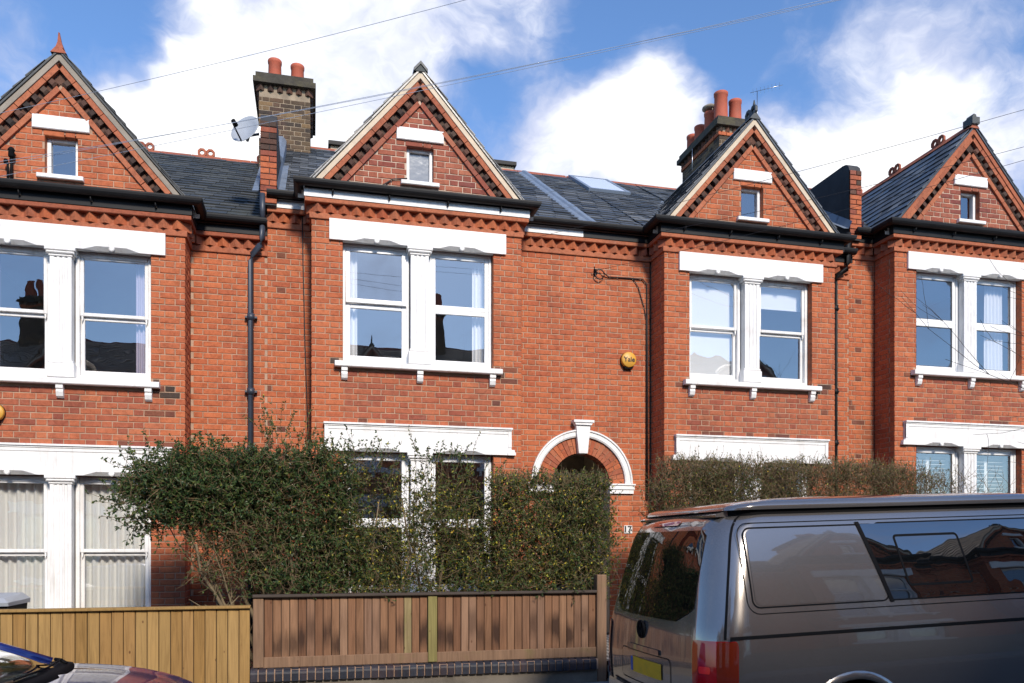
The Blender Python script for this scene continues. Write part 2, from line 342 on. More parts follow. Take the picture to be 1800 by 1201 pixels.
def frame(o, u, d, w=(0, 0, 1)):             # matrix from an origin and three axes
    u, d, w = Vector(u), Vector(d), Vector(w)
    return Matrix(((u.x, d.x, w.x, o[0]), (u.y, d.y, w.y, o[1]), (u.z, d.z, w.z, o[2]), (0, 0, 0, 1)))
GRADE = 0.035
def gz(X): return GRADE * (X - 2.9)          # street level, climbing to the right
# ------------------------------------------------------------------ terraced houses
YB = 10.42                                   # depth of the bay fronts
HB, RD = 1.36, 0.45                          # half width of a bay, set-back of the wall beside it
CH, BH = 0.075, 0.065                        # brick course, brick height
BRICK_MESH = {}
def brick_mesh(mat, L, var):
    k = (mat, L, var)
    if k not in BRICK_MESH:
        rs = random.Random(var * 31 + int(L * 1000)); b = .0045; j = lambda: rs.uniform(-.0022, .0022)
        m = MB(); x0, x1, z0, z1 = 0, L, 0, BH
        back = [(x0, .10, z0), (x1, .10, z0), (x1, .10, z1), (x0, .10, z1)]
        mid = [(x0 + j(), b, z0 + j()), (x1 + j(), b, z0 + j()), (x1 + j(), b, z1 + j()), (x0 + j(), b, z1 + j())]
        fr = [(x0 + b, j() * .6, z0 + b), (x1 - b, j() * .6, z0 + b), (x1 - b, j() * .6, z1 - b), (x0 + b, j() * .6, z1 - b)]
        m.loft([back, mid, fr]); BRICK_MESH[k] = m.mesh('brick', [mat])
    return BRICK_MESH[k]
def subtract(a, b, holes):
    segs = [(a, b)]
    for h0, h1 in holes:
        nx = []
        for s0, s1 in segs:
            if h1 <= s0 or h0 >= s1: nx.append((s0, s1)); continue
            if h0 > s0: nx.append((s0, h0))
            if h1 < s1: nx.append((h1, s1))
        segs = nx
    return segs
ST, HD, JT = .222, .106, .010
def bond(a, b, k, phase=0.0):
    per = ST + HD + 2 * JT; x = a - per * 2 + ((phase + (per / 2 if k % 2 else 0)) % per)
    out = []
    while x < b:
        for L in (ST, HD):
            x0, x1 = max(x, a), min(x + L, b)
            if x1 - x0 > .028: out.append((x0, x1))
            x += L + JT
    return out
class Wall:
    """one house's brickwork: collects every brick, then sets the largest in view as single bricks"""
    def __init__(s): s.items = []
    def face(s, M, a, b, z0, z1, bholes, mat, lim=None, phase=0):
        k = int(math.ceil(z0 / CH - .01))
        while k * CH + BH <= z1 + .001:
            z = k * CH + .005; zm = z + BH / 2
            lo, hi = (a, b) if lim is None else lim(zm)
            if hi - lo > .05:
                hs = bholes(zm) if bholes else []
                for x0, x1 in bond(lo, hi, k, phase - lo + a):
                    for s0, s1 in subtract(x0, x1, hs):
                        if s1 - s0 > .028:
                            mm = mat((s0 + s1) / 2, zm) if callable(mat) else mat
                            s.items.append((M @ Matrix.Translation((s0, U(-.0018, .0018), z)), s1 - s0, mm))
            k += 1
    def finish(s, root, wall, n_single):
        W = root.matrix_basis; sc_ = []
        for i, (M, L, mm) in enumerate(s.items):
            score = 0
            if n_single:
                q = proj(W @ M @ Vector((L / 2, 0, BH / 2)))
                if q and 0 < q[0] < 1800 and 0 < q[1] < 1201:
                    ux = (W @ M).to_3x3() @ Vector((1, 0, 0)); dz = (W @ M).to_3x3() @ Vector((0, 1, 0))
                    tocam = (Vector((0, 0, EYE)) - (W @ M).translation).normalized()
                    score = L * q[2] * max(0, -dz.dot(tocam))
                    if q[1] > 780 and 200 < q[0] < 1070: score *= .1
                    if q[1] > 860 and q[0] > 1130: score = 0
            sc_.append((score, i))
        sc_.sort(reverse=True); single = {i for v, i in sc_[:n_single] if v > 8}
        bulk = {}
        for i, (M, L, mm) in enumerate(s.items):
            base = ST if L > .16 else HD
            me = brick_mesh(mm, base, random.randrange(3))
            if i in single:
                obj('brick', me, wall, M @ Matrix.Diagonal((L / base, 1, 1, 1)))
            else:
                mb, idx = bulk.setdefault('all', (MB(), {}))
                mi = idx.setdefault(mm, len(idx)); kx = L / base
                mb.add([M @ Vector((v.co.x * kx, v.co.y, v.co.z)) for v in me.vertices], [p.vertices[:] for p in me.polygons if len(p.vertices) == 4][:], mi)
        for mb, idx in bulk.values():
            mb.build('brickwork', list(idx), wall, kind='stuff')
def hole_at(rects):
    return lambda z: [(x0, x1) for x0, x1, z0, z1 in rects if z0 < z < z1]
def skin(mb, M, a, b, zs, holes, lim=None, mi=0):
    for z0, z1 in zip(zs[:-1], zs[1:]):
        zm = (z0 + z1) / 2; lo, hi = (a, b) if lim is None else lim(zm)
        if hi <= lo: continue
        for s0, s1 in subtract(lo, hi, holes(zm) if holes else []):
            mb.add([tuple(M @ Vector(p)) for p in ((s0, 0, z0), (s1, 0, z0), (s1, 0, z1), (s0, 0, z1))], [(0, 1, 2, 3)], mi)
def frange(a, b, st):
    out = []; x = a
    while x < b - 1e-6: out.append(x); x += st
    return out + [b]

def rect_frame(mb, x0, x1, z0, z1, y0, y1, wl, wr, wb, wt, b=.006):
    mb.bbox(x0, x0 + wl, y0, y1, z0, z1, b); mb.bbox(x1 - wr, x1, y0, y1, z0, z1, b)
    mb.bbox(x0 + wl, x1 - wr, y0 + .002, y1, z0, z0 + wb, b); mb.bbox(x0 + wl, x1 - wr, y0 + .002, y1, z1 - wt, z1, b)
def window(root, x0, x1, z0, z1, style, y=.10, split=.5, open_top=False, black_seal=False):
    wm = 'white_paint' if style == 'sash' else 'white_upvc'
    m = MB(); fw = .045 if style == 'sash' else .035
    rect_frame(m, x0, x1, z0, z1, y, y + .12, fw, fw, fw if style != 'sash' else .05, fw + (.02 if style == 'sash' else 0))
    zm = z0 + (z1 - z0) * split
    win = m.build('window', wm, root)
    sw = .042 if style == 'sash' else .058
    for k, (a, b) in enumerate(((z0 + fw, zm), (zm, z1 - fw))):
        X0, X1 = x0 + fw, x1 - fw; ys = y + (.055 if k == 0 else .015) if style == 'sash' else y + .012
        bt = .075 if (k == 0 and style == 'sash') else sw
        s = MB(); rect_frame(s, X0, X1, a + (0 if k == 0 else .0), b, ys, ys + .04, sw, sw, bt, sw)
        if style == 'sash' and k == 1:
            for xx in (X0 + .012, X1 - .034): s.prism([(xx, a), (xx + .022, a), (xx + .022, a - .035), (xx + .008, a - .07)], ys + .004, ys + .036)
        if black_seal:
            pass
        so = s.build('sash', wm, win)
        g = MB(); g.box(X0 + sw - .004, X1 - sw + .004, ys + .018, ys + .022, a + bt - .004, b - sw + .004)
        po = g.build('pane', 'glass_wavy' if style == 'sash' else 'glass_double', win)
        if black_seal:
            q = MB(); rect_frame(q, X0 + sw - .002, X1 - sw + .002, a + bt - .002, b - sw + .002, ys + .008, ys + .016, .009, .009, .009, .009, .001); q.build('seal', 'rubber', win)
        if open_top and k == 1:
            piv = Vector((0, ys, b)); rot = Matrix.Translation(piv) @ Matrix.Rotation(math.radians(-3.6), 4, 'X') @ Matrix.Translation(-piv)
            so.matrix_basis = rot; po.matrix_basis = rot
    return win
def lintel_mesh(x0, x1, z0, z1, yf, lights, ch=.045, mould=False):
    """front lintel with stop-chamfered soffit above each light"""
    st = [x0]
    for a, b in lights: st += [a + .12, a + .26, b - .26, b - .12]
    st.append(x1); m = MB(); rings = []
    def c(x):
        for a, b in lights:
            if a + .12 < x < b - .12: return ch
        return 0.0
    for x in st:
        k = c(x) if x not in (x0, x1) else 0
        rings.append([(x, .06, z0), (x, yf + max(k, .002), z0), (x, yf, z0 + max(k, .002)), (x, yf, z1 - .006), (x, yf + .006, z1), (x, .06, z1)])
    m.loft(rings)
    for a, b in lights:                       # small round boss in the middle of each chamfer
        cx = (a + b) / 2; m.loft([[(cx + r * math.cos(t), yf + yy, z0 + ch * .55 + r * math.sin(t)) for t in [i * math.pi / 6 for i in range(12)]] for r, yy in ((.032, .04), (.032, .0), (.022, -.008))])
    if mould:
        m.box(x0 - .012, x1 + .012, yf - .035, .05, z1, z1 + .022); m.box(x0 - .004, x1 + .004, yf - .018, .05, z1 - .02, z1 - .0005)
        m.box(x0 - .0, x0 + .045, yf - .010, yf + .02, z0 + .10, z1 - .021); m.box(x1 - .045, x1 + .0, yf - .010, yf + .02, z0 + .10, z1 - .021)
        m.box(x0 + .046, x1 - .046, yf - .008, yf + .02, z1 - .06, z1 - .0215)
        for xx in (x0 - .055, x1 - .05): m.box(xx, xx + .105, yf - .02, .04, z0 - .002, z0 + .035); m.box(xx + .012, xx + .093, yf - .012, .04, z0 + .0355, z0 + .07)
    return m
def pillar(root, z0, z1, y0=-.01, w=.115, fluted=True):
    m = MB(); yb = .2
    m.bbox(-w - .03, w + .03, y0 - .02, yb, z0, z0 + .16, .008); m.bbox(-w - .018, w + .018, y0 - .01, yb, z0 + .161, z0 + .195, .008)
    zt = z1 - .10
    # fluted shaft: plan profile lofted upward
    prof = [(-w, yb), (-w, y0)]
    if fluted:
        for i in range(3):
            a = -w + .04 + i * .056; prof += [(a, y0), (a + .009, y0 + .010), (a + .028, y0 + .012), (a + .038, y0)]
    prof += [(w, y0), (w, yb)]
    m.loft([[(x, y, z0 + .1955) for x, y in prof], [(x, y, zt) for x, y in prof]])
    m.bbox(-w - .012, w + .012, y0 - .012, yb, zt + .0005, zt + .025, .005); m.bbox(-w - .035, w + .035, y0 - .035, yb, zt + .0255, zt + .06, .012); m.bbox(-w - .05, w + .05, y0 - .042, yb, zt + .0605, z1, .006)
    m.build('mullion', 'white_paint', root)
TH = math.atan(1.157); AP = 7.74
def chev(s, a, p): return (s * (a * math.cos(TH) - p * math.sin(TH)), AP - a * math.sin(TH) - p * math.cos(TH))
def a_rng(p, zcut=6.075): return p * math.tan(TH), (AP - zcut - p * math.cos(TH)) / math.sin(TH)
def chev_piece(mb, s, a0, a1, p0, p1, y0, y1, mi=0):
    def cl(a, p): lo, hi = a_rng(p); return min(max(a, lo), hi)
    poly = [chev(s, cl(a0, p0), p0), chev(s, cl(a1, p0), p0), chev(s, cl(a1, p1), p1), chev(s, cl(a0, p1), p1)]
    if s < 0: poly.reverse()
    mb.prism(poly, y1, y0, mi)
SLATE = {}
def slate_mesh(mat, w, var):
    k = (mat, w, var)
    if k not in SLATE:
        rs = random.Random(var + 5); m = MB(); L = .30; t = .013
        a, b, c = rs.uniform(-.006, .006), rs.uniform(-.006, .006), rs.uniform(0, .004)
        m.loft([[(.003, 0 + a, t + c), (w - .003, 0 + b, t), (w - .003, L, 0), (.003, L, 0)], [(.003, a, t * 2 + c), (w - .003, b, t * 2), (w - .003, L, .004), (.003, L, .004)]])
        SLATE[k] = m.mesh('slate', [mat])
    return SLATE[k]
def slates(roof, M, u0f, u1f, v1, mat, single, W=None, wd=.25, ex=.185):
    """slate courses on a slope; M maps (along eaves, up slope, out) ; u0f,u1f give the clip at height v"""
    mb = MB(); nv = int(v1 / ex)
    for r in range(nv):
        v = r * ex; lo, hi = u0f(v + .08), u1f(v + .08)
        x = lo - (wd / 2 if r % 2 else 0) - wd
        while x < hi:
            x0, x1 = max(x, lo), min(x + wd, hi)
            if x1 - x0 > .05:
                me = slate_mesh(mat, wd, random.randrange(5))
                Mx = M @ Matrix.Translation((x0, v + U(-.004, .004), U(0, .006))) @ Matrix.Rotation(U(-.02, .02), 4, 'Z') @ Matrix.Rotation(U(-.02, .012), 4, 'X') @ Matrix.Diagonal(((x1 - x0) / wd, 1, 1, 1))
                vis = False
                if single and W is not None:
                    q = proj(W @ Mx @ Vector((wd / 2, .1, 0))); vis = q and -20 < q[0] < 1820 and q[1] < 700
                if vis: obj('slate', me, roof, Mx)
                else: mb.add([Mx @ q.co for q in me.vertices], [p.vertices[:] for p in me.polygons])
            x += wd
    if mb.v: mb.build('slate_courses', mat, roof, kind='stuff')
def crest(mb, x, y, z, along='x', s=1.0):
    """two pierced octagonal rings side by side on a ridge"""
    for off in (-.055, .055):
        ro, ri, h = .062 * s, .030 * s, .018
        def P(r, k, d):
            t = math.pi / 8 + k * math.pi / 4; a, zz = off * s + r * math.cos(t), z + ro * .92 + r * math.sin(t)
            return (x + a, y + d, zz) if along == 'x' else (x + d, y + a, zz)
        o = []
        for k in range(8): o += [P(ro, k, -h), P(ri, k, -h), P(ri, k, h), P(ro, k, h)]
        fs = []
        for k in range(8):
            a, b = k * 4, ((k + 1) % 8) * 4
            for i in range(4): fs.append((a + i, b + i, b + (i + 1) % 4, a + (i + 1) % 4))
        mb.add(o, fs)
ROOF_T = .64; EAVE_Y = RD - .10; EAVE_Z = 6.06; RIDGE_Y = RD + 4.0; RIDGE_Z = EAVE_Z + ROOF_T * (RIDGE_Y - EAVE_Y)
def house(label, cx, zoff, xl, xr, o, loc=None, rot=0, n_single=300, group='terraced houses along the street', single_slates=True):
    root = thing('terraced_house', label, 'house', loc or (cx, YB, zoff), group, (0, 0, rot))
    root.matrix_basis = Matrix.Translation(Vector(loc or (cx, YB, zoff))) @ Matrix.Rotation(rot, 4, 'Z')
    z00 = -.6
    lights = [(-.975, -.125), (.125, .975)]
    GW = (-.17, .18, 6.29, 6.78)                                      # gable window
    openings = [(-.975, .975, 1.0, 2.80), (-.975, .975, 3.93, 5.47)]
    bh = openings + [(-1.0, 1.0, 3.85, 3.95), (-1.14, 1.14, 5.44, 5.73), (-1.2, 1.21, 2.79, 3.17), (-1.0, 1.0, .9, 1.02)]
    mort, gm, gmort = 'mortar', o.get('gable', 'brick_orange'), o.get('gable_mortar', 'mortar')
    sk = MB(); wl = Wall(); Mf = Matrix.Translation((0, .007, 0))
    zs = sorted(set(frange(z00, 5.95, .5) + [1.0, 2.80, 3.93, 5.47]))
    skin(sk, Mf, -HB + .007, HB - .007, zs, hole_at(openings))
    # gable field and small window opening
    def glim(z): h = (AP + .02 - z) / 1.157 - .02; return (-h, h)
    skin(sk, Mf, 0, 0, sorted(set(frange(5.95, 7.70, .05) + [6.29, 6.78])), hole_at([GW]), glim, 1)
    def flim(z): h = (AP - z - .295 * 1.53) / 1.157; return (-h, h)
    wl.face(Matrix(), -HB, HB, z00, 5.70, hole_at(bh), lambda x, z: random.choice(('brick_soot', 'brick_stained')) if (.98 < abs(x) < 1.22 and 3.76 < z < 3.98 and R() < .6) else 'brick_stained' if (3.15 < z < 3.24 and abs(x) < 1.2 and R() < .35) or (.95 < abs(x) < 1.2 and 3.45 < z < 3.72 and R() < .12) else 'brick_mixed' if (abs(x) < 1.02 and 3.15 < z < 3.9) else 'brick_orange')
    wl.face(Matrix(), -1.3, 1.3, 6.10, 7.3, hole_at([GW, (-.29, .31, 6.81, 6.99), (-.24, .25, 6.23, 6.30)]), gm, flim, .07)
    # cheeks and set-back walls
    ML = frame((-HB, RD, 0), (0, -1, 0), (1, 0, 0)); MR = frame((HB, 0, 0), (0, 1, 0), (-1, 0, 0))
    for M, a, b in ((ML, 0, RD - .11), (MR, .11, RD)):
        skin(sk, M @ Mf, 0, RD, [z00, 3, 5.95], None); wl.face(M, a, b, z00, 5.70, None, 'brick_orange', phase=.1)
    arch = o.get('arch')
    def ah(r):
        def f(z):
            if not arch: return []
            if z < 2.49: return [(arch - .43, arch + .43)]
            dz = z - 2.49
            return [(arch - math.sqrt(r * r - dz * dz), arch + math.sqrt(r * r - dz * dz))] if dz < r else []
        return f
    Mr = Matrix.Translation((0, RD, 0))
    if xl < -HB:
        skin(sk, Mr @ Mf, xl, -HB, [z00, 3, 5.95], None); wl.face(Mr, xl, -HB, z00, 5.70, None, lambda x, z: 'brick_stained' if x < xl + .30 and R() < (.16 if 4.6 < z < 5.4 or z < 3.9 else .03) else 'brick_orange', phase=.06)
    if xr > HB:
        skin(sk, Mr @ Mf, HB, xr, sorted(set(frange(z00, 5.95, .05) + [2.49])), ah(.50)); wl.face(Mr, HB, xr, z00, 5.70, ah(.70), 'brick_orange', phase=.15)
    # reveals of the openings (brick returns)
    for x0, x1, z0, z1 in openings + [GW]:
        yb = .24; mi = 2
        for q in (((x0, .0, z0), (x0, yb, z0), (x0, yb, z1), (x0, .0, z1)), ((x1, yb, z0), (x1, .0, z0), (x1, .0, z1), (x1, yb, z1)),
                  ((x0, 0.0, z0), (x1, 0.0, z0), (x1, yb, z0), (x0, yb, z0)), ((x0, yb, z1), (x1, yb, z1), (x1, 0.0, z1), (x0, 0.0, z1))): sk.quad(*q, mi)
    # side and rear walls, party to party
    sk.box(xl + .01, xl + .10, RD + .02, 8.3, z00, EAVE_Z, 0); sk.box(xr - .10, xr - .01, RD + .02, 8.3, z00, EAVE_Z, 0); sk.box(xl + .1, xr - .1, 8.2, 8.3, z00, EAVE_Z, 0)
    for s in (xl + .012, xr - .10): sk.loft([[(s, RD + .02, EAVE_Z), (s, RIDGE_Y, RIDGE_Z - .03), (s, 8.3, EAVE_Z)], [(s + .088, RD + .02, EAVE_Z), (s + .088, RIDGE_Y, RIDGE_Z - .03), (s + .088, 8.3, EAVE_Z)]])
    wall = sk.build('wall', [mort, gmort, 'brick_string'], root)
    wl.finish(root, wall, n_single)
    # rooms behind the windows
    rm = MB()
    for z0, z1 in ((.55, 3.1), (3.3, 5.72)):
        X0, X1, Y0, Y1 = -HB + .12, HB - .12, .24, 3.6
        rm.quad((X0, Y1, z0), (X1, Y1, z0), (X1, Y1, z1), (X0, Y1, z1)); rm.quad((X0, Y0, z0), (X0, Y1, z0), (X0, Y1, z1), (X0, Y0, z1)); rm.quad((X1, Y1, z0), (X1, Y0, z0), (X1, Y0, z1), (X1, Y1, z1))
        rm.quad((X0, Y0, z1), (X0, Y1, z1), (X1, Y1, z1), (X1, Y0, z1), 1); rm.quad((X0, Y0, z0), (X1, Y0, z0), (X1, Y1, z0), (X0, Y1, z0), 2)
        lo, hi = (1.0, 2.8) if z0 < 1 else (3.93, 5.47)
        for a, b, c, d in ((X0, -.975, z0, z1), (.975, X1, z0, z1), (-.975, .975, z0, lo), (-.975, .975, hi, z1)): rm.quad((b, Y0, c), (a, Y0, c), (a, Y0, d), (b, Y0, d))
    rm.box(GW[0] - .2, GW[1] + .2, .5, .6, 6.2, 6.9, 2)
    rm.build('room', ['interior', 'ceiling_white', 'timber_dark'], root)
    # lintels, sills, brackets
    lintel_mesh(-1.14, 1.14, 5.455, 5.72, -.035, lights).build('lintel', 'white_paint', root)
    lintel_mesh(-1.20, 1.21, 2.80, 3.135, -.045, lights, mould=True).build('lintel', 'white_paint', root)
    m = MB(); m.loft([[(x, .16, 3.862), (x, -.085, 3.855), (x, -.095, 3.865), (x, -.095, 3.915), (x, -.085, 3.925), (x, .16, 3.945)] for x in (-1.075, 1.08)]); sill = m.build('sill', 'white_paint', root)
    for bx in (-.955, 0, .955):
        b = MB(); b.loft([[(x, .02, 3.854), (x, -.072, 3.854), (x, -.072, 3.81), (x, -.055, 3.795), (x, -.062, 3.77), (x, -.045, 3.72), (x, -.02, 3.70), (x, .02, 3.70)] for x in (bx - .038, bx + .038)]); b.build('bracket', 'white_paint', sill)
    m = MB(); m.box(-1.075, 1.08, -.09, .16, .925, .998); m.build('sill', 'white_paint', root)
    m = MB(); m.bbox(-.30, .31, -.03, .05, 6.82, 6.98, .008); m.build('lintel', 'white_paint', root)
    m = MB(); m.bbox(-.245, .25, -.06, .12, 6.24, 6.292, .008); m.build('sill', 'white_paint', root)
    m = MB(); rect_frame(m, GW[0], GW[1], 6.293, 6.78, .08, .16, .045, .045, .03, .06)
    gw = m.build('window', 'white_paint', root); g = MB(); g.box(GW[0] + .04, GW[1] - .04, .12, .124, 6.32, 6.725); g.build('pane', o.get('gable_glass', 'glass_wavy'), gw)
    pillar(root, 3.946, 5.455); pillar(root, .999, 2.80)
    st, sg = o.get('style', 'sash'), o.get('style_ground', o.get('style', 'sash'))
    for i, (a, b) in enumerate(lights):
        window(root, a + .004, b - .004, 3.948, 5.466, st, split=.5 if st != 'upvc_open' else .5, open_top=(o.get('open') and i == 0), black_seal=o.get('seal', False))
        window(root, a + .004, b - .004, 1.0, 2.796, sg, black_seal=o.get('seal', False))
    # cornice: courses, diagonal teeth, fascia and gutter follow the plan of the front
    plan = []
    if xl < -HB: plan += [(xl, RD)]
    plan += [(-HB, RD), (-HB, 0), (HB, 0), (HB, RD)]
    if xr > HB: plan += [(xr - (0 if not o.get('stop_right') else .0), RD)]
    m = MB(); m.sweep(plan, [(-.05, 5.705), (.018, 5.705), (.022, 5.712), (.022, 5.772), (.016, 5.778), (-.05, 5.778)])
    m.sweep(plan, [(-.05, 5.888), (.072, 5.888), (.078, 5.895), (.078, 5.938), (-.05, 5.944)]); m.sweep(plan, [(-.05, 5.779), (-.006, 5.779), (-.006, 5.887), (-.05, 5.887)])
    cor = m.build('cornice', 'brick_string', root)
    tm = MB(); h = .080; tm.loft([[(0, -h, 0), (h, 0, 0), (0, h, 0), (-h, 0, 0)], [(0, -h, .104), (h, 0, .104), (0, h, .104), (-h, 0, .104)]])
    tme = {k: tm.mesh('cornice_tooth', [k]) for k in ('brick_string', 'brick_orange')}
    for p, q in zip(plan[:-1], plan[1:]):
        p, q = Vector(p), Vector(q); L = (q - p).length; n = max(1, round(L / .157)); d = (q - p) / L
        inner = Vector((-d.y, d.x))
        for i in range(n):
            c = p + d * (L * (i + .5) / n) + inner * .018
            obj('cornice_tooth', tme[random.choice(('brick_string', 'brick_orange'))], cor, Matrix.Translation((c.x, c.y, 5.781)) @ Matrix.Rotation(math.atan2(d.y, d.x) + U(-.04, .04), 4, 'Z'))
    fm = o.get('fascia', 'black_paint'); fp = [(-.02, 5.945), (.088, 5.945), (.088, 6.045), (-.02, 6.045)]
    if o.get('fascia_split') is None: m = MB(); m.sweep(plan, fp); m.build('fascia', fm, root)
    else:
        xs = o['fascia_split']; m = MB(); m.sweep(plan[:-1] + [(xs, RD)], fp); m.build('fascia', fm, root); m = MB(); m.sweep([(xs + .002, RD), plan[-1]], fp); m.build('fascia', 'black_paint', root)
    gp = []; rr = .062
    for i in range(9):
        t = math.pi + math.pi * i / 8; gp.append((.092 + rr + rr * math.cos(t), 6.105 + rr * math.sin(t)))
    gp += [(.092 + 2 * rr, 6.122), (.092 + 2 * rr - .012, 6.122), (.092 + rr, 6.085), (.092 + .012, 6.122), (.092, 6.122)]
    m = MB(); m.sweep(plan, gp)
    m.sweep(plan, [(-.03, 6.046), (.086, 6.046), (.086, 6.09), (-.03, 6.13)])
    gut = m.build('gutter', 'black_paint', root)
    for bx in (-1.1, -.4, .35, 1.05):
        b = MB(); b.prism([(bx - .012, 6.04), (bx + .012, 6.04), (bx + .012, 5.985), (bx - .012, 5.985)], -.105, -.09); b.tube([(bx, -.10, 5.99), (bx, -.13, 5.99), (bx, -.15, 6.03)], .008, 5); b.build('gutter_bracket', 'black_paint', gut)
    # gable verge: slate edge, cream fillet, string bricks, cogged bricks, inner string
    hi = a_rng(0)[1]
    m = MB()
    for s in (-1, 1): chev_piece(m, s, 0, 9, .032, .088, -.075, .02)
    gab = m.build('gable', o.get('fillet', 'cream'), root)
    m = MB()
    for s in (-1, 1): chev_piece(m, s, 0, 9, .15, .245, -.004, .02)
    m.build('cogging_bed', 'brick_soot', gab)
    pcs = {}
    for s in (-1, 1):
        for (p0, p1, y0, L, nm, mt, gap) in ((.090, .152, -.062, .225, 'brick', 'brick_string', .008), (.243, .302, -.03, .225, 'brick', o.get('string', 'brick_string'), .008)):
            a, b = a_rng(p1)[0], a_rng(p0)[1]; a -= .02; k = 0
            while a < b:
                e = min(a + L, b)
                if e - a > .03: q = MB(); chev_piece(q, s, a + gap / 2, e - gap / 2, p0, p1, y0 + U(-.003, .003), .02); q.build(nm, mt, gab)
                a = e
        a, b = a_rng(.24)[0] + .02, a_rng(.15)[1] - .03
        n = int((b - a) / .125)
        for i in range(n):
            q = MB(); aa = a + (b - a) * i / n; y0 = -.055 + U(-.006, .006)
            pa = [chev(s, aa + .008, .155), chev(s, aa + .082, .155), chev(s, aa + .082, .238), chev(s, aa + .008, .238)]
            pb = [chev(s, aa + .022, .165), chev(s, aa + .075, .165), chev(s, aa + .075, .215), chev(s, aa + .022, .215)]
            if s < 0: pa.reverse(); pb.reverse()
            q.loft([[(x, .01, z) for x, z in pa], [(x, y0 + .02, z) for x, z in pa], [(x, y0, z) for x, z in pb]]); q.build('cog_brick', 'brick_soot', gab)
        q = MB(); chev_piece(q, s, 0, 9, .0885, .0935, -.05, .0); q.build('verge_joint', 'mortar_pale', gab)
    # roofs
    rf = MB(); sm = o.get('slate', 'slate')
    rf.quad((xl, EAVE_Y - .04, EAVE_Z - .02), (xr, EAVE_Y - .04, EAVE_Z - .02), (xr, RIDGE_Y, RIDGE_Z), (xl, RIDGE_Y, RIDGE_Z))
    rf.quad((xr, 8.5, EAVE_Z - .02), (xl, 8.5, EAVE_Z - .02), (xl, RIDGE_Y, RIDGE_Z), (xr, RIDGE_Y, RIDGE_Z))
    rf.quad((xl, 8.5, EAVE_Z - .03), (xr, 8.5, EAVE_Z - .03), (xr, EAVE_Y - .04, EAVE_Z - .03), (xl, EAVE_Y - .04, EAVE_Z - .03))
    yv = EAVE_Y + (AP - .03 - EAVE_Z) / ROOF_T; ye = EAVE_Y + (6.12 - EAVE_Z) / ROOF_T
    for s in (-1, 1):
        q = [(0, -.09, AP - .012), (0, yv, AP - .012), (s * 1.40, ye, 6.12), (s * 1.41, -.09, 6.11)]
        q2 = [(x, y, z - .03) for x, y, z in q]
        if s < 0: q.reverse(); q2.reverse()
        rf.loft([q, q2])
    roof = rf.build('roof', sm, root)
    W = root.matrix_basis; sl = math.hypot(1, ROOF_T); uvec = Vector((0, 1 / sl, ROOF_T / sl))
    Mm = frame((0, EAVE_Y - .05, EAVE_Z - .012), (1, 0, 0), uvec, Vector((0, -ROOF_T, 1)).normalized()); LV = (RIDGE_Y - EAVE_Y + .05) * sl
    def wv(v): z = EAVE_Z + v * ROOF_T / sl; return max(0, (AP - z) / 1.157)
    slates(roof, Mm, lambda v: xl, lambda v: -wv(v) - .03, LV, sm, single_slates and n_single, W); slates(roof, Mm, lambda v: max(wv(v), 0) + .03, lambda v: xr, LV, sm, single_slates and n_single, W)
    for s in (-1, 1):                          # gable slopes
        up = Vector((-s * math.cos(TH), 0, math.sin(TH))); al = Vector((0, -s * -1, 0)) * -1 if s < 0 else Vector((0, 1, 0))
        al = Vector((0, s, 0)); nrm = al.cross(up)
        Mg = frame((s * 1.42, 0, 6.09), al, up, nrm); LG = 1.42 / math.cos(TH)
        def yend(v): return EAVE_Y + (6.09 + v * math.sin(TH) - EAVE_Z) / ROOF_T
        if s > 0: slates(roof, Mg, lambda v: -.10, yend, LG, sm, False, W)
        else: slates(roof, Mg, lambda v: -yend(v), lambda v: .10, LG, sm, single_slates and o.get('show_left_slope') and n_single, W)
        v = MB(); n2 = 6
        a, b = Vector((s * 1.42, ye, 6.13)), Vector((0, yv, AP + .0))
        for off in (.05,): v.loft([[p + Vector((s * off * 1.6, -.02, .008)), p + Vector((0, .02, .012)), p + Vector((-s * off * .8, -off * 1.6, .014))] for p in (a, b)], closed=False, caps=False)
        v.build('valley_lead', 'lead', roof)
    # ridge tiles
    n = int((xr - xl) / .45)
    for i in range(n):
        q = MB(); x0 = xl + (xr - xl) * i / n; x1 = xl + (xr - xl) * (i + 1) / n - .008
        q.loft([[(x, RIDGE_Y - .12, RIDGE_Z - .05), (x, RIDGE_Y, RIDGE_Z + .055), (x, RIDGE_Y + .12, RIDGE_Z - .05)] for x in (x0, x1)]); 
        if o.get('crest') and i % 2 == 0: crest(q, (x0 + x1) / 2, RIDGE_Y, RIDGE_Z + .03, 'x', 1.25)
        q.build('ridge_tile', 'terracotta', roof)
    n = int(yv / .45)
    for i in range(n):
        q = MB(); y0 = -.10 + (yv + .1) * i / n; y1 = -.10 + (yv + .1) * (i + 1) / n - .008; zz = AP + .0
        q.loft([[(-.085, y, zz - .06), (0, y, zz + .045), (.085, y, zz - .06)] for y in (y0, y1)])
        if o.get('gable_crest') and i in (1, 3, 5): crest(q, 0, (y0 + y1) / 2, zz + .02, 'y', 1.25)
        q.build('ridge_tile', o.get('gable_ridge', 'slate_old'), roof)
    fin = o.get('finial'); q = MB()
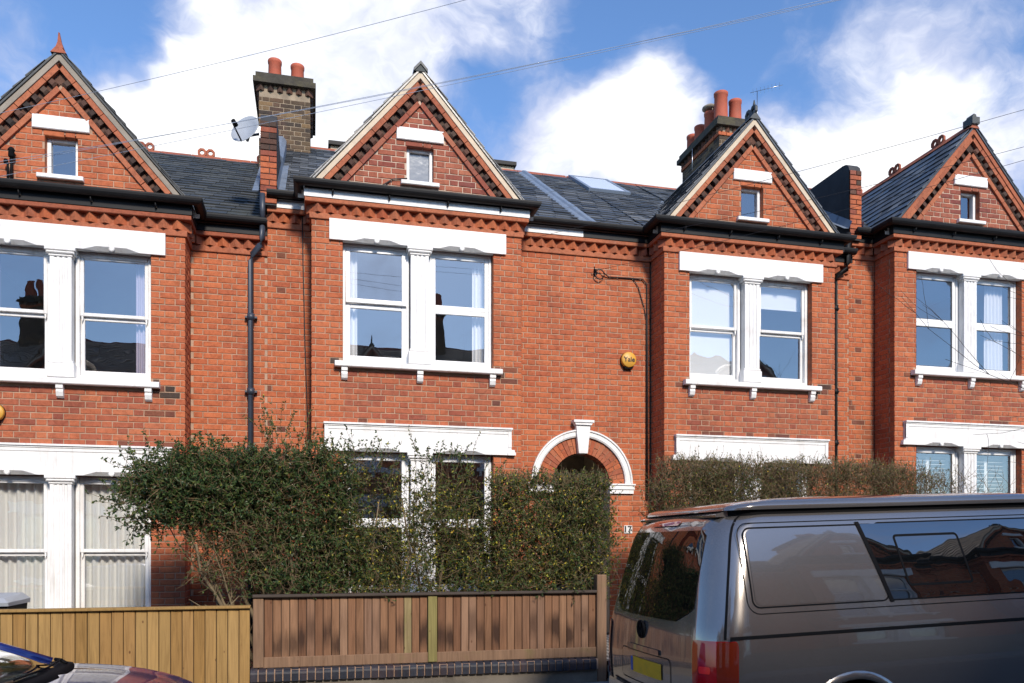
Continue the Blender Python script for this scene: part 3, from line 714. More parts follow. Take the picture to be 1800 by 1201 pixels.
    if fin == 'spike': q.loft([[(-.035, -.09, AP + .0), (.05, -.09, AP + .0), (.05, .06, AP + .0), (-.035, .06, AP + .0)], [(-.02, -.06, AP + .09), (.02, -.06, AP + .09), (.02, -.02, AP + .09), (-.02, -.02, AP + .09)], [(-.014, -.05, AP + .20), (0.0, -.05, AP + .20), (0.0, -.035, AP + .20), (-.014, -.035, AP + .20)]])
    elif fin == 'ring': crest(q, 0, .02, AP + .0, 'y', 1.3); q.tube([(0, -.06, AP + .09), (0, -.06, AP + .22)], .03, 6, r1=.008)
    elif fin == 'block': q.box(-.075, .06, -.13, .06, AP - .005, AP + .10); q.prism([(-.05, AP + .10), (.03, AP + .10), (.02, AP + .15), (-.02, AP + .16)], .04, -.1)
    else: q.prism([(-.09, AP - .07), (0, AP + .03), (.09, AP - .07), (.09, AP - .03), (0, AP + .07), (-.09, AP - .03)], .05, -.115)
    q.build('finial', 'terracotta' if fin == 'spike' else 'slate_old', roof)
    # party-wall parapet with a rounded black-rendered cap
    if o.get('parapet'):
        px = xl + .02; w2 = .10; yf, yb_, zt = RD - .13, 2.3, 7.15
        prof = [(yf, 5.95), (yf, zt - .16), (yf + .03, zt - .07), (yf + .09, zt - .015), (yf + .17, zt), (yb_, zt), (yb_, zt - .9), (RD + .3, 5.95)]
        q = MB(); q.loft([[(px - w2, y, z) for y, z in prof], [(px + w2, y, z) for y, z in prof]]); par = q.build('parapet', 'black_render', root)
        k = 0; z = 5.97
        while z + .07 < zt - .10:
            for x0, x1 in (((px - w2, px + .006), (px + .014, px + w2)) if k % 2 else ((px - w2, px + w2),)):
                b = MB(); b.bbox(x0, x1, yf - .012 + U(-.003, .003), yf + .02, z, z + .066, .005); b.build('brick', random.choice(('brick_orange', 'brick_mixed') if z < 6.6 else ('brick_mixed', 'brick_soot', 'brick_gable')), par)
            z += CH; k += 1
        # lead flashing along the foot, on both flanks
        for s in (-1, 1):
            nseg = 6
            for i in range(nseg):
                v0, v1 = .05 + 2.2 * i / nseg, .05 + 2.2 * (i + 1) / nseg + .03; q = MB()
                A = [Mm @ Vector((px + s * (w2 + .004), v, .16)) for v in (v0, v1)]; B = [Mm @ Vector((px + s * (w2 + .02), v, .05)) for v in (v0, v1)]; D = [Mm @ Vector((px + s * (w2 + .10), v, .045 + .003 * i)) for v in (v0, v1)]
                q.add([A[0], A[1], B[1], B[0], D[0], D[1]], [(0, 1, 2, 3), (3, 2, 5, 4)]); q.build('lead_flashing', 'lead', roof)
        # low lead-dressed party wall running on up to the stack
        q = MB(); rings = []
        for v in (2.2, 2.6, LV - .1): rings.append([Mm @ Vector((px + a, v, h_)) for a, h_ in ((-.12, 0), (-.12, .16), (-.06, .22), (.06, .22), (.12, .16), (.12, 0))])
        q.loft(rings); q.build('party_wall_cap', 'lead', roof)
    ch = o.get('chimney')
    if ch:
        x0, x1, y0, y1, zt, pots = ch; q = MB(); zb = RIDGE_Z - 1.2
        q.box(x0 + .006, x1 - .006, y0 + .006, y1 - .006, zb, zt - .12); st_ = q.build('chimney', 'mortar_dark', root)
        cw = Wall()
        faces = [(frame((x0, y0, 0), (1, 0, 0), (0, 1, 0)), x1 - x0), (frame((x1, y0, 0), (0, 1, 0), (-1, 0, 0)), y1 - y0), (frame((x0, y1, 0), (0, -1, 0), (1, 0, 0)), y1 - y0), (frame((x1, y1, 0), (-1, 0, 0), (0, -1, 0)), x1 - x0)]
        for i, (M, L) in enumerate(faces):
            cw.face(M, 0 if i in (0, 3) else .104, L if i in (0, 3) else L - .104, zb, zt - .36, None, 'brick_stock')
            cw.face(M @ Matrix.Translation((0, -.025, 0)), -.02, L + .02, zt - .37, zt - .29, None, 'brick_orange')
            n = int((L + .08) / .14)
            for k in range(n):
                c = M @ Vector((-.04 + (L + .08) * (k + .5) / n, .03, zt - .285)); obj('cornice_tooth', tooth_soot(), st_, Matrix.Translation(c))
        mb, idx = MB(), {}
        for M, L, mm in cw.items:
            me = brick_mesh(mm, ST if L > .16 else HD, random.randrange(3)); kx = L / (ST if L > .16 else HD); mi = idx.setdefault(mm, len(idx)); mb.add([M @ Vector((v.co.x * kx, v.co.y, v.co.z)) for v in me.vertices], [p.vertices[:] for p in me.polygons if len(p.vertices) == 4], mi)
        mb.build('brickwork', list(idx), st_, kind='stuff')
        q = MB(); e = .09; q.box(x0 - e, x1 + e, y0 - e, y1 + e, zt - .18, zt - .09); q.box(x0 - e + .04, x1 + e - .04, y0 - e + .04, y1 + e - .04, zt - .089, zt - .0); q.loft([[(x0 - .03, y0 - .03, zt + .0005), (x1 + .03, y0 - .03, zt + .0005), (x1 + .03, y1 + .03, zt + .0005), (x0 - .03, y1 + .03, zt + .0005)], [(x0 + .1, y0 + .1, zt + .07), (x1 - .1, y0 + .1, zt + .07), (x1 - .1, y1 - .1, zt + .07), (x0 + .1, y1 - .1, zt + .07)]])
        q.build('chimney_cap', 'stone_dark', st_)
        for (ax, ay, r, h_, cap) in pots:
            q = MB(); c = (ax, ay, zt + .02)
            q.lathe([(r * 1.06, 0), (r, .05), (r * .94, h_ - .07), (r * 1.02, h_ - .06), (r * 1.04, h_ - .01), (r * .98, h_), (r * .8, h_), (r * .78, h_ - .15)], c, 18)
            if cap: q.lathe([(r * .9, h_ + .05), (r * 1.35, h_ + .08), (r * 1.3, h_ + .11), (r * .3, h_ + .18)], c, 18, 1); q.tube([(ax, ay - r * .8, zt + h_), (ax, ay - r * .8, zt + h_ + .09)], .012, 5, 1); q.tube([(ax, ay + r * .8, zt + h_), (ax, ay + r * .8, zt + h_ + .09)], .012, 5, 1)
            q.build('chimney_pot', ['pot_red', 'stone'], st_)
    return root
_ts = []
def tooth_soot():
    if not _ts:
        tm = MB(); h = .075; tm.loft([[(0, -h, 0), (h, 0, 0), (0, h, 0), (-h, 0, 0)], [(0, -h, .1), (h, 0, .1), (0, h, .1), (-h, 0, .1)]]); _ts.append(tm.mesh('cornice_tooth', ['brick_soot']))
    return _ts[0]
plain('pot_red', (.42, .095, .05), .75, .12, 5, (.22, .09, .06), .5, .2, 40)

H1 = house('red brick terraced house with spiked gable and pale new board fence in front', -2.85, -.375, -2.1, 2.29,
           dict(style='sash', slate='slate_old', crest=True, finial='spike', fillet='stone', gable='brick_orange', gable_ridge='terracotta'))
H2 = house('red brick terraced house with white fascia, open casement and arched white-edged porch', 1.348, 0, -1.91, 3.392,
           dict(style='upvc', open=True, gable='brick_gable', gable_mortar='mortar_pale', fascia='white_paint', fascia_split=2.35, arch=2.352, parapet=True, gable_glass='glass_frosted', string='brick_gable',
                chimney=(-2.22, -1.38, 3.75, 5.2, 9.53, [(-1.98, 4.2, .115, .48, 0), (-1.60, 4.2, .115, .44, 0), (-1.8, 4.8, .11, .4, 0)])))
H3 = house('red brick terraced house with black fascia behind the grey camper van', 6.12, 0, -1.36, 1.93,
           dict(style='sash', gable='brick_orange', finial='ring', fillet='cream', show_left_slope=True,
                chimney=(1.50, 2.15, 3.75, 5.35, 9.88, [(1.66, 3.98, .135, .58, 0), (1.98, 4.0, .125, .48, 0), (1.66, 4.42, .12, .42, 1), (1.66, 4.85, .12, .36, 0), (1.66, 5.2, .12, .34, 0), (1.98, 4.5, .11, .36, 0)])))
H4 = house('red brick terraced house at the far right with slate gable side and crested ridge', 9.865, .33, -1.815, 2.4,
           dict(style='upvc', seal=True, gable='brick_gable', gable_mortar='mortar_pale', fillet='brick_string', finial='block', gable_crest=True, gable_ridge='terracotta', show_left_slope=True, parapet=True, slate='slate'))
# ------------------------------------------------------------------ porch of the second house
def porch(root, ax):
    sp, y0 = 2.49, RD
    vm = {}
    ring = MB(); N = 26
    for i in range(N):                       # brick ring round the arch
        t0, t1 = math.pi * i / N + .006, math.pi * (i + 1) / N - .006; q = MB()
        for r0, r1 in ((.425, .532), (.54, .645)) if i % 2 else ((.425, .645),):
            poly = [(ax + r * math.cos(t), sp + r * math.sin(t)) for r, t in ((r0, t0), (r1, t0), (r1, t1), (r0, t1))]
            q.prism(poly, y0 + .22, y0 - .004 + U(-.003, .003))
        q.build('voussoir', random.choice(('brick_string', 'brick_orange')), root)
    def ringsweep(r0, r1, ya, yb, a=0, b=math.pi, n=36):
        m = MB(); m.loft([[(ax + r * math.cos(t), y, sp + r * math.sin(t)) for r, y in ((r0, yb), (r0, ya + .012), (r0 + .02, ya), (r1 - .03, ya), (r1 - .02, ya - .018), (r1, ya - .018), (r1, yb))] for t in [a + (b - a) * i / n for i in range(n + 1)]]); return m
    ringsweep(.65, .752, y0 - .045, y0 + .05).build('arch_moulding', 'white_paint', root)
    m = MB(); m.prism([(ax - .065, 2.905), (ax + .065, 2.905), (ax + .105, 3.30), (ax - .105, 3.30)], y0 + .05, y0 - .085)
    m.prism([(ax - .115, 3.3005), (ax + .115, 3.3005), (ax + .135, 3.335), (ax - .135, 3.335)], y0 + .05, y0 - .11); m.box(ax - .15, ax + .15, y0 - .125, y0 + .05, 3.3355, 3.37); m.build('keystone', 'white_paint', root)
    for s in (-1, 1):
        m = MB(); xa, xb = sorted((ax + s * .40, ax + s * .80))
        m.box(xa, xb, y0 - .06, y0 + .14, sp - .022, sp - .0005); m.box(xa + .01, xb - .01, y0 - .045, y0 + .13, sp - .08, sp - .0225); m.box(xa + .02, xb - .02, y0 - .03, y0 + .12, sp - .14, sp - .0805); m.build('impost', 'white_paint', root)
    # porch chamber: walls, vault ceiling, door with its frame and fanlight
    m = MB(); d = 1.15; zf = .36
    m.quad((ax - .425, y0 + .01, zf), (ax - .425, y0 + d, zf), (ax - .425, y0 + d, sp + .6), (ax - .425, y0 + .01, sp + .6)); m.quad((ax + .425, y0 + d, zf), (ax + .425, y0 + .01, zf), (ax + .425, y0 + .01, sp + .6), (ax + .425, y0 + d, sp + .6))
    m.quad((ax - .6, y0 + d + .06, zf), (ax + .6, y0 + d + .06, zf), (ax + .6, y0 + d + .06, sp + .6), (ax - .6, y0 + d + .06, sp + .6)); m.quad((ax - .6, y0 + .2, sp + .52), (ax - .6, y0 + d, sp + .52), (ax + .6, y0 + d, sp + .52), (ax + .6, y0 + .2, sp + .52))
    m.quad((ax - .6, y0 + .0, zf - .01), (ax + .6, y0 + .0, zf - .01), (ax + .6, y0 + d, zf - .01), (ax - .6, y0 + d, zf - .01), 1)
    pc = m.build('porch', ['cream', 'tile_check'], root)
    m = MB(); rect_frame(m, ax - .42, ax + .42, zf, sp + .25, y0 + d - .06, y0 + d + .05, .05, .07, .02, .05); m.box(ax - .37, ax + .35, y0 + d - .05, y0 + d + .04, 2.20, 2.25); dr = m.build('door_frame', 'white_paint', root)
    m = MB(); m.box(ax - .368, ax + .348, y0 + d - .02, y0 + d + .03, zf + .022, 2.198)
    for xa, xb in ((ax - .29, ax - .03), (ax + .03, ax + .27)):
        for za, zb in ((.55, 1.0), (1.15, 2.05)): m.bbox(xa, xb, y0 + d - .032, y0 + d - .019, za, zb, .01)
    door = m.build('front_door', 'door_navy', root)
    m = MB(); m.tube([(ax + .28, y0 + d - .02, 1.12), (ax + .28, y0 + d - .055, 1.12)], .012, 8); m.lathe([(.001, -.03), (.022, -.02), (.03, 0), (.022, .02), (.001, .03)], (ax + .28, y0 + d - .07, 1.12), 10); m.build('knob', 'steel', door)
    m = MB(); m.box(ax - .37, ax + .35, y0 + d, y0 + d + .004, 2.25, sp + .2); m.build('fanlight', 'glass_wavy', root)
def tile_mat():
    m, w, p, nt = base_mat('tile_check'); pos = w.add('ShaderNodeNewGeometry').outputs['Position']
    mp = w.add('ShaderNodeMapping'); mp.inputs['Rotation'].default_value = (0, 0, math.radians(45)); nt.links.new(pos, mp.inputs[0])
    ck = w.add('ShaderNodeTexChecker', inp={'Scale': 14.0, 'Color1': (.45, .45, .43, 1), 'Color2': (.02, .02, .022, 1)}); nt.links.new(mp.outputs[0], ck.inputs[0])
    nt.links.new(ck.outputs[0], p.inputs['Base Color']); setp(p, rough=.5)
tile_mat()
porch(H2, 2.352)
# house extras -------------------------------------------------------
def downpipe(root, pts, mat='black_paint', r=.036, collars=()):
    m = MB(); m.tube(pts, r, 10)
    for z in collars:
        for a, b in zip(pts[:-1], pts[1:]):
            if min(a[2], b[2]) <= z <= max(a[2], b[2]) and abs(a[0] - b[0]) < .02: m.tube([(a[0], a[1], z - .04), (a[0], a[1], z + .04)], r + .012, 10); m.box(a[0] - .075, a[0] + .075, a[1] + .0, a[1] + .06, z - .012, z + .012)
    return m.build('downpipe', mat, root)
def wl_(H, x, y, z): L = H.location; return (x - L.x, y - L.y, z - L.z)       # world to house
YR = YB + RD
# between first and second house
a = at(441, 480, YR - .07); b = at(462, 395, YR - .07)
downpipe(H1, [wl_(H1, *p) for p in ((a.x, a.y, .3), (a.x, a.y, at(441, 462, YR).z), (a.x + .02, a.y - .01, at(441, 450, YR).z), (b.x - .03, b.y - .06, at(455, 437, YR).z), (b.x, b.y - .07, at(460, 427, YR).z), (b.x, b.y - .07, at(460, 400, YR).z))], 'pipe_blue', .036, [at(441, y, YR).z + .375 for y in (560, 690, 790)])
downpipe(H2, [wl_(H2, *p) for p in ((b.x, b.y - .07, at(460, 398, YR).z), (b.x, b.y - .07, 6.08))], 'pipe_blue', .036)
# between third and fourth
a = at(1468, 480, YR - .07); b = at(1487, 440, YR - .07)
downpipe(H4, [wl_(H4, *p) for p in ((a.x, a.y, .4), (a.x, a.y, at(1468, 500, YR).z), (a.x + .02, a.y - .01, at(1470, 488, YR).z), (b.x - .02, b.y - .04, at(1483, 478, YR).z), (b.x, b.y - .06, at(1487, 468, YR).z), (b.x, b.y - .06, 6.38))], 'black_paint', .038, [at(1468, y, YR).z - .33 for y in (545, 690, 780)])
# lead strip over the old party line, roof light, rear dormer
sl = math.hypot(1, ROOF_T); Mroof = frame((0, EAVE_Y - .05, EAVE_Z - .012), (1, 0, 0), (0, 1 / sl, ROOF_T / sl), Vector((0, -ROOF_T, 1)).normalized())
def on_roof(H, px, py):                     # where a sight line meets a house's front roof slope
    d = at(px, py, 10) - Vector((0, 0, EYE)); n = Vector((0, -ROOF_T, 1)); p0 = Vector((0, EAVE_Y, EAVE_Z)) + H.location
    t = n.dot(p0 - Vector((0, 0, EYE))) / n.dot(d); q = Vector((0, 0, EYE)) + d * t - H.location
    return q.x, (Mroof.inverted() @ q).y
roof2 = [c for c in H2.children if c.name.startswith('roof')][0]
xs = (on_roof(H2, 1042, 398)[0] + on_roof(H2, 925, 313)[0]) / 2
v = .02; i = 0
while v < 4.7:
    q = MB(); e = min(v + 1.25, 4.75); rings = []
    for vv in (v, e): rings.append([Mroof @ Vector((xs + a_, vv, h_ + (.012 if vv == v else .004))) for a_, h_ in ((-.13, .012), (-.10, .028), (-.055, .035), (-.03, .06), (.03, .06), (.055, .035), (.10, .028), (.13, .012))])
    q.loft(rings); q.build('lead_strip', 'lead', roof2); v = e
xa, va = on_roof(H2, 1034, 340); xb, vb = on_roof(H2, 1102, 345); _, vt = on_roof(H2, 1012, 318)
q = MB(); hw = .07
for x0, x1, v0, v1 in ((xa, xb, va, va + hw), (xa, xb, vt - hw, vt), (xa, xa + hw, va + hw, vt - hw), (xb - hw, xb, va + hw, vt - hw)):
    q.loft([[Mroof @ Vector((x, v_, h_)) for x, v_ in ((x0, v0), (x1, v0), (x1, v1), (x0, v1))] for h_ in (.0, .075)])
rl = q.build('roof_light', 'lead', H2)
q = MB(); q.loft([[Mroof @ Vector((x, v_, h_)) for x, v_ in ((xa + hw, va + hw), (xb - hw, va + hw), (xb - hw, vt - hw), (xa + hw, vt - hw))] for h_ in (.055, .068)]); glass_mat('glass_roof', .06, 1.0, dark=(.85, .88, .92)); q.build('pane', 'glass_roof', rl)  # near-white pane colour paints in the reflected sky glare
q = MB(); q.box(-1.02, 2.5, 5.0, 7.6, 8.2, 9.06); q.box(-1.06, 2.54, 4.93, 7.65, 9.061, 9.13, 1); q.box(-1.03, 2.51, 4.985, 5.0, 8.86, 8.90, 2); q.build('rear_dormer', ['cream', 'black_paint', 'white_paint'], H2)

# ------------------------------------------------------------------ far side of the street (seen as reflections and as the shade it casts)
far = []
YF = -3.6
def copy_tree(o, parent=None):
    c = o.copy(); C.objects.link(c); c.parent = parent
    for ch in list(o.children): copy_tree(ch, c)
    return c
opp = dict(style='sash', slate='slate_brown', gable='brick_orange', finial='ring', chimney=(1.50, 2.15, 3.75, 5.35, 9.88, [(1.66, 3.98, .135, .58, 0), (1.98, 4.0, .125, .48, 0), (1.66, 4.85, .12, .36, 0)]))
lab = 'red brick terraced house across the street, mirrored in the windows and van side'
F0 = house(lab, 0, 0, -1.95, 2.35, opp, loc=(1.76, YF, gz(1.76)), rot=math.pi, n_single=0, group='houses on the far side of the street', single_slates=False)
FW = 4.3
for k in (-3, -2, -1, 1, 2, 3):
    c = copy_tree(F0); X = 1.76 + FW * k; c.location = (X, YF, gz(X)); c.rotation_euler = (0, 0, math.pi)

# ------------------------------------------------------------------ ground, road, pavements
def sheet(name, x0, x1, y0, y1, h, mat, kind='structure', n=1):
    m = MB(); m.quad((x0, y0, gz(x0) + h), (x1, y0, gz(x1) + h), (x1, y1, gz(x1) + h), (x0, y1, gz(x0) + h)); return m.build(name, mat, None, kind=kind)
sheet('ground', -220, 220, -220, 220, -.03, 'ground')
sheet('road', -60, 60, -.45, 6.62, .0, 'asphalt')
sheet('parking_line', -60, 60, 4.25, 4.33, .004, 'road_line')
def slabs(name, y0, y1, ky0, ky1):
    p = sheet(name, -60, 60, y0, y1, .115, 'paving')
    me = None; x = -6
    m = MB(); m.loft([[(0, 0, 0), (.595, 0, 0), (.595, .595, 0), (0, .595, 0)], [(0.003, .003, .010), (.592, .003, .010), (.592, .592, .010), (.003, .592, .010)]]); me = m.mesh('paving_slab', ['paving'])
    while x < 9 and name == 'pavement_near':
        for j in range(int((y1 - y0) / .6)): obj('paving_slab', me, p, Matrix.Translation((x, y0 + .005 + j * .6, gz(x) + .116)) @ Matrix.Rotation(-math.atan(GRADE), 4, 'Y'))
        x += .6
    k = MB(); k.loft([[(x, ky0, gz(x) - .05), (x, ky1, gz(x) - .05), (x, ky1, gz(x) + .125), (x, ky0 + (.02 if ky0 > 0 else 0), gz(x) + .125), (x, ky0, gz(x) + .10)] for x in (-60, 60)]); k.build('kerb', 'kerbstone', p)
    return p
slabs('pavement_near', 6.77, 8.33, 6.62, 6.768); slabs('pavement_far', -2.2, -.6, -.598, -.45)
def garden(name, x0, x1, z): m = MB(); m.box(x0, x1, 8.36, 11.2, -.5, z); return m.build(name, 'soil', None, kind='structure')
garden('garden_soil', -6, -.6, .02); garden('garden_soil', -.55, 3.1, .33); garden('garden_soil', 4.15, 8.0, .34); garden('garden_soil', 8.05, 14, .6)
m = MB(); m.box(3.16, 4.12, 8.30, 11.0, -.3, .335); m.build('garden_path', 'tile_check', None, kind='structure')
m = MB(); m.bbox(3.14, 4.14, 8.18, 8.298, -.1, .225, .02); m.build('doorstep', 'stone', None, kind='structure')
# small rendered front wall of the far-side gardens
m = MB(); m.loft([[(x, -2.55, gz(x) - .1), (x, -2.35, gz(x) - .1), (x, -2.35, gz(x) + .9), (x, -2.55, gz(x) + .9)] for x in (-16, 18)])
m.build('garden_wall', 'concrete', None, label='low rendered garden wall along the far pavement, mirrored in the van', category='wall')

# ------------------------------------------------------------------ fences in front of the houses
YFN = 8.40
fence2 = thing('board_fence', 'weathered reddish board fence with damp stains on blue brick coping', 'fence', (0, 0, 0))
XA, XM, XZ = -.57, 1.215, 3.02
zt2, zb2 = 1.085, .475
def pickets(root, x0, x1, zt, zb, step, mat, greens=(), y=YFN, ragged=.01):
    n = round((x1 - x0) / step); step = (x1 - x0) / n
    for i in range(n):
        x = x0 + i * step; m = MB(); zz = zb + U(-ragged, ragged)
        w_ = step + .022
        dy = U(-.004, .004); e = .007; m.loft([[(x + .001, y + .014, z), (x + .001, y + .002 + dy, z), (x + e, y - .009 + dy, z), (x + step - e * .6, y - .005 + dy, z), (x + step - .003, y + .004 + dy, z), (x + step - .003, y + .014, z)] for z in (zz, zt)])
        m.build('board', 'wood_green' if i in greens else mat, root)
pickets(fence2, XA + .105, XM - .05, zt2, zb2, .083, 'wood_old', (17,)); pickets(fence2, XM + .055, XZ, zt2, zb2, .083, 'wood_old')
for x0, x1, mt, z1 in ((XA, XA + .10, 'wood_post', zt2), (XM - .045, XM + .05, 'wood_green', zt2)):
    m = MB(); m.bbox(x0, x1, YFN - .03, YFN + .07, .39, z1, .006); m.build('post', mt, fence2)
m = MB(); m.bbox(XZ + .005, XZ + .115, YFN - .05, YFN + .06, .05, 1.285, .008); m.build('post', 'wood_post', fence2)
for x0, x1 in ((XA + .10, XM - .046), (XM + .051, XZ + .004)):
    m = MB(); m.bbox(x0, x1, YFN - .02, YFN + .02, .385, .492, .005); m.build('gravel_board', 'wood_post', fence2)
m = MB(); m.bbox(XA - .005, XZ + .004, YFN - .055, YFN + .05, zt2 + .001, zt2 + .032, .008); m.build('capping', 'timber_dark', fence2)
for z in (.62, .95): m = MB(); m.box(XA, XZ, YFN + .02, YFN + .07, z, z + .075); m.build('rail', 'wood_old', fence2)
wall2 = thing('garden_wall', 'low rendered wall with blue-black brick coping under the stained fence', 'wall', (0, 0, 0))
m = MB(); m.box(XA - .02, XZ + .0, YFN - .06, YFN + .16, -.25, .262); m.build('wall_body', 'concrete', wall2)
n = 46; stp = (XZ - XA + .01) / n
m = MB(); m.box(XA - .02, XZ, YFN - .085, YFN + .15, .263, .372); m.build('coping_mortar', 'mortar', wall2)
prof = [(-.105, .262), (-.105, .335), (-.10, .355), (-.085, .372), (-.06, .383), (-.03, .386), (.15, .386), (.15, .262)]
for i in range(n):
    x0 = XA - .02 + i * stp; q = MB(); dz = U(-.003, .003); dy = U(-.003, .003)
    q.loft([[(x, YFN + y + dy, z + dz) for y, z in prof] for x in (x0, x0 + stp - .011)]); q.build('brick', 'brick_blue', wall2)
m = MB(); m.box(XA + .1, XZ, YFN + .0145, YFN + .0195, zb2, zt2); m.build('gap_shade', 'timber_dark', fence2)  # dark sheet added behind the boards to put shade in their gaps
fence1 = thing('board_fence', 'pale new feather-edge board fence with thin top rail', 'fence', (0, 0, 0))
pickets(fence1, -5.0, XA - .028, .985, -.35, .105, 'wood_new', y=YFN - .02, ragged=.0)
m = MB(); m.box(-5.0, XA - .03, YFN - .0055, YFN - .001, -.35, .985); m.build('gap_shade', 'timber_dark', fence1)  # dark sheet added likewise, shading the gaps of the new fence
m = MB(); m.bbox(-5.05, XA - .022, YFN - .065, YFN + .05, .986, 1.012, .004); m.build('capping', 'wood_new', fence1)
for z in (.1, .75): m = MB(); m.box(-5.0, XA - .03, YFN + .0, YFN + .05, z, z + .075); m.build('rail', 'wood_new', fence1)
wall3 = thing('garden_wall', 'low brick front wall hidden behind the camper van', 'wall', (0, 0, 0))
wm = MB(); wm.box(4.2, 13.0, YFN + .006, YFN + .21, -.2, .95); wb = wm.build('wall_body', 'mortar', wall3)
ww = Wall(); ww.face(Matrix.Translation((0, YFN, 0)), 4.2, 13.0, .0, .95, None, 'brick_mixed'); mb = MB()
for M, L, mm in ww.items:
    me = brick_mesh(mm, ST if L > .16 else HD, 0); kx = L / (ST if L > .16 else HD); mb.add([M @ Vector((v.co.x * kx, v.co.y, v.co.z)) for v in me.vertices], [p.vertices[:] for p in me.polygons if len(p.vertices) == 4])
mb.build('brickwork', 'brick_mixed', wb, kind='stuff')
m = MB(); m.box(4.17, 13.0, YFN - .03, YFN + .24, .951, 1.02); m.build('coping', 'stone', wall3)

# ------------------------------------------------------------------ hedges
def leaf_geo(mb, p, d, n, L, Wd, mi=0):
    d = d.normalized(); s = d.cross(n)
    if s.length < .01: s = d.orthogonal()
    s.normalize(); nn = s.cross(d)
    b, t = p, p + d * L; m1 = p + d * L * .45; f = nn * Wd * .25
    mb.add([b, m1 + s * Wd * .5 + f, t, m1 - s * Wd * .5 + f], [(0, 1, 2), (0, 2, 3)], mi)
def rdir(rs, up=.0):
    while True:
        v = Vector((rs.uniform(-1, 1), rs.uniform(-1, 1), rs.uniform(-1, 1)))
        if .05 < v.length < 1: v.normalize(); v.z += up; return v.normalized()
def hedge(label, seed, stems, twigs, fills, name='privet_hedge', bark='bark'):
    """stems: thick polylines; twigs: (n, sampler, length, up, radius); fills: leaves on twigs and loose leaves"""
    rs = random.Random(seed); root = thing(name, label, 'hedge', (0, 0, 0))
    for pts, r0, r1 in stems: m = MB(); m.tube(pts, r0, 7, r1=r1); m.build('stem', bark, root)
    tm = MB(); lm = MB()
    for (n, samp, l0, l1, up, rad, nleaf, size, mats) in twigs:
        for _ in range(n):
            p = samp(rs)
            if p is None: continue
            p = Vector(p); d = rdir(rs, up); L = rs.uniform(l0, l1); q = [p]; k = 4
            for i in range(k):
                d = (d + rdir(rs) * .28 + Vector((0, 0, .05))).normalized(); q.append(q[-1] + d * L / k)
            tm.tube(q, rad, 3, r1=rad * .4, smooth=True)
            for i in range(nleaf):
                f = rs.uniform(.25, 1.0) * k; j = min(int(f), k - 1); bp = q[j].lerp(q[j + 1], f - j)
                mi = rs.choices(range(len(mats)), mats)[0]
                leaf_geo(lm, bp, (rdir(rs) + d * .6), rdir(rs, .6), rs.uniform(*size), rs.uniform(.45, .62) * size[1] * .75, mi)
    tm.build('twigs', 'twig', root, kind='stuff')
    lm.build('foliage', ['leaf_dark', 'leaf_olive', 'leaf_yellow'], root, kind='stuff')
    return root
def top_z(X):                                # clipped top line of the long hedge
    return 2.62 if X < .05 else 2.56 - .06 * (X - .05) if X < 1.9 else 2.38
def box_s(x0, x1, y0, y1, z0, ztop, dens=None):
    def f(rs):
        for _ in range(12):
            x, y = rs.uniform(x0, x1), rs.uniform(y0, y1); zt = ztop(x) if callable(ztop) else ztop
            zb_ = z0(x) if callable(z0) else z0; z = rs.uniform(zb_, zt)
            if dens is None: return x, y, z
            n = mnoise.noise(Vector((x * 1.7, y * 1.7 + 9, z * 1.7))) * .5 + .5
            if rs.random() < dens(x, z) * (0.35 + 1.3 * n): return x, y, z
        return None
    return f
def ell_s(c, r):
    def f(rs):
        v = rdir(rs) * rs.random() ** .4; return c[0] + v.x * r[0], c[1] + v.y * r[1], c[2] + v.z * r[2]
    return f
def dn(x, z):                                # thin in the middle so that the window shows through
    if x < .25: return 1.0
    if x < 1.95: return .34 + .24 * math.sin(x * 5.2 + 1) * math.sin(z * 4) + (.20 if z < 1.9 else -.1)
    return .95
st = []
rs = random.Random(4)
base = Vector((-.45, 8.75, .35))
for (ex, ez, r) in ((-1.15, 1.62, .032), (-.85, 1.95, .03), (-.55, 2.2, .036), (-.25, 2.2, .032), (-1.4, 2.1, .02), (-.1, 1.8, .028), (-1.25, 1.9, .018), (-.95, 1.55, .016), (-.7, 2.0, .02), (-1.05, 2.2, .018), (-.4, 1.9, .02), (-1.5, 1.95, .014)):
    e = Vector((ex, 8.75 + U(-.15, .25), ez)); b = base + Vector((U(-.2, .25), U(-.1, .15), 0)); pts = []
    for k in range(8):
        f = k / 7; q = b.lerp(e, f); q.z += (-.16 if ex < -.8 else .08) * math.sin(f * math.pi); q += Vector((U(-.045, .045), U(-.04, .04), U(-.03, .03))) * min(1, f * 3); pts.append(q)
    st.append((pts, r, r * .35))
    for k in range(3):
        p = pts[random.randrange(3, 7)]; q1 = p + Vector((U(-.18, .12), U(-.1, .1), U(.05, .16))); q2 = q1 + Vector((U(-.16, .1), U(-.1, .1), U(.06, .2))); st.append(([p, q1, q2], r * .4, r * .15))
for i in range(16):
    x = -.2 + i * .225 + U(-.05, .05); y = U(8.65, 9.0); st.append(([(x, y, .33), (x + U(-.05, .05), y, .9), (x + U(-.12, .12), y + U(-.08, .08), 1.5), (x + U(-.2, .2), y, 2.1)], .022, .007))
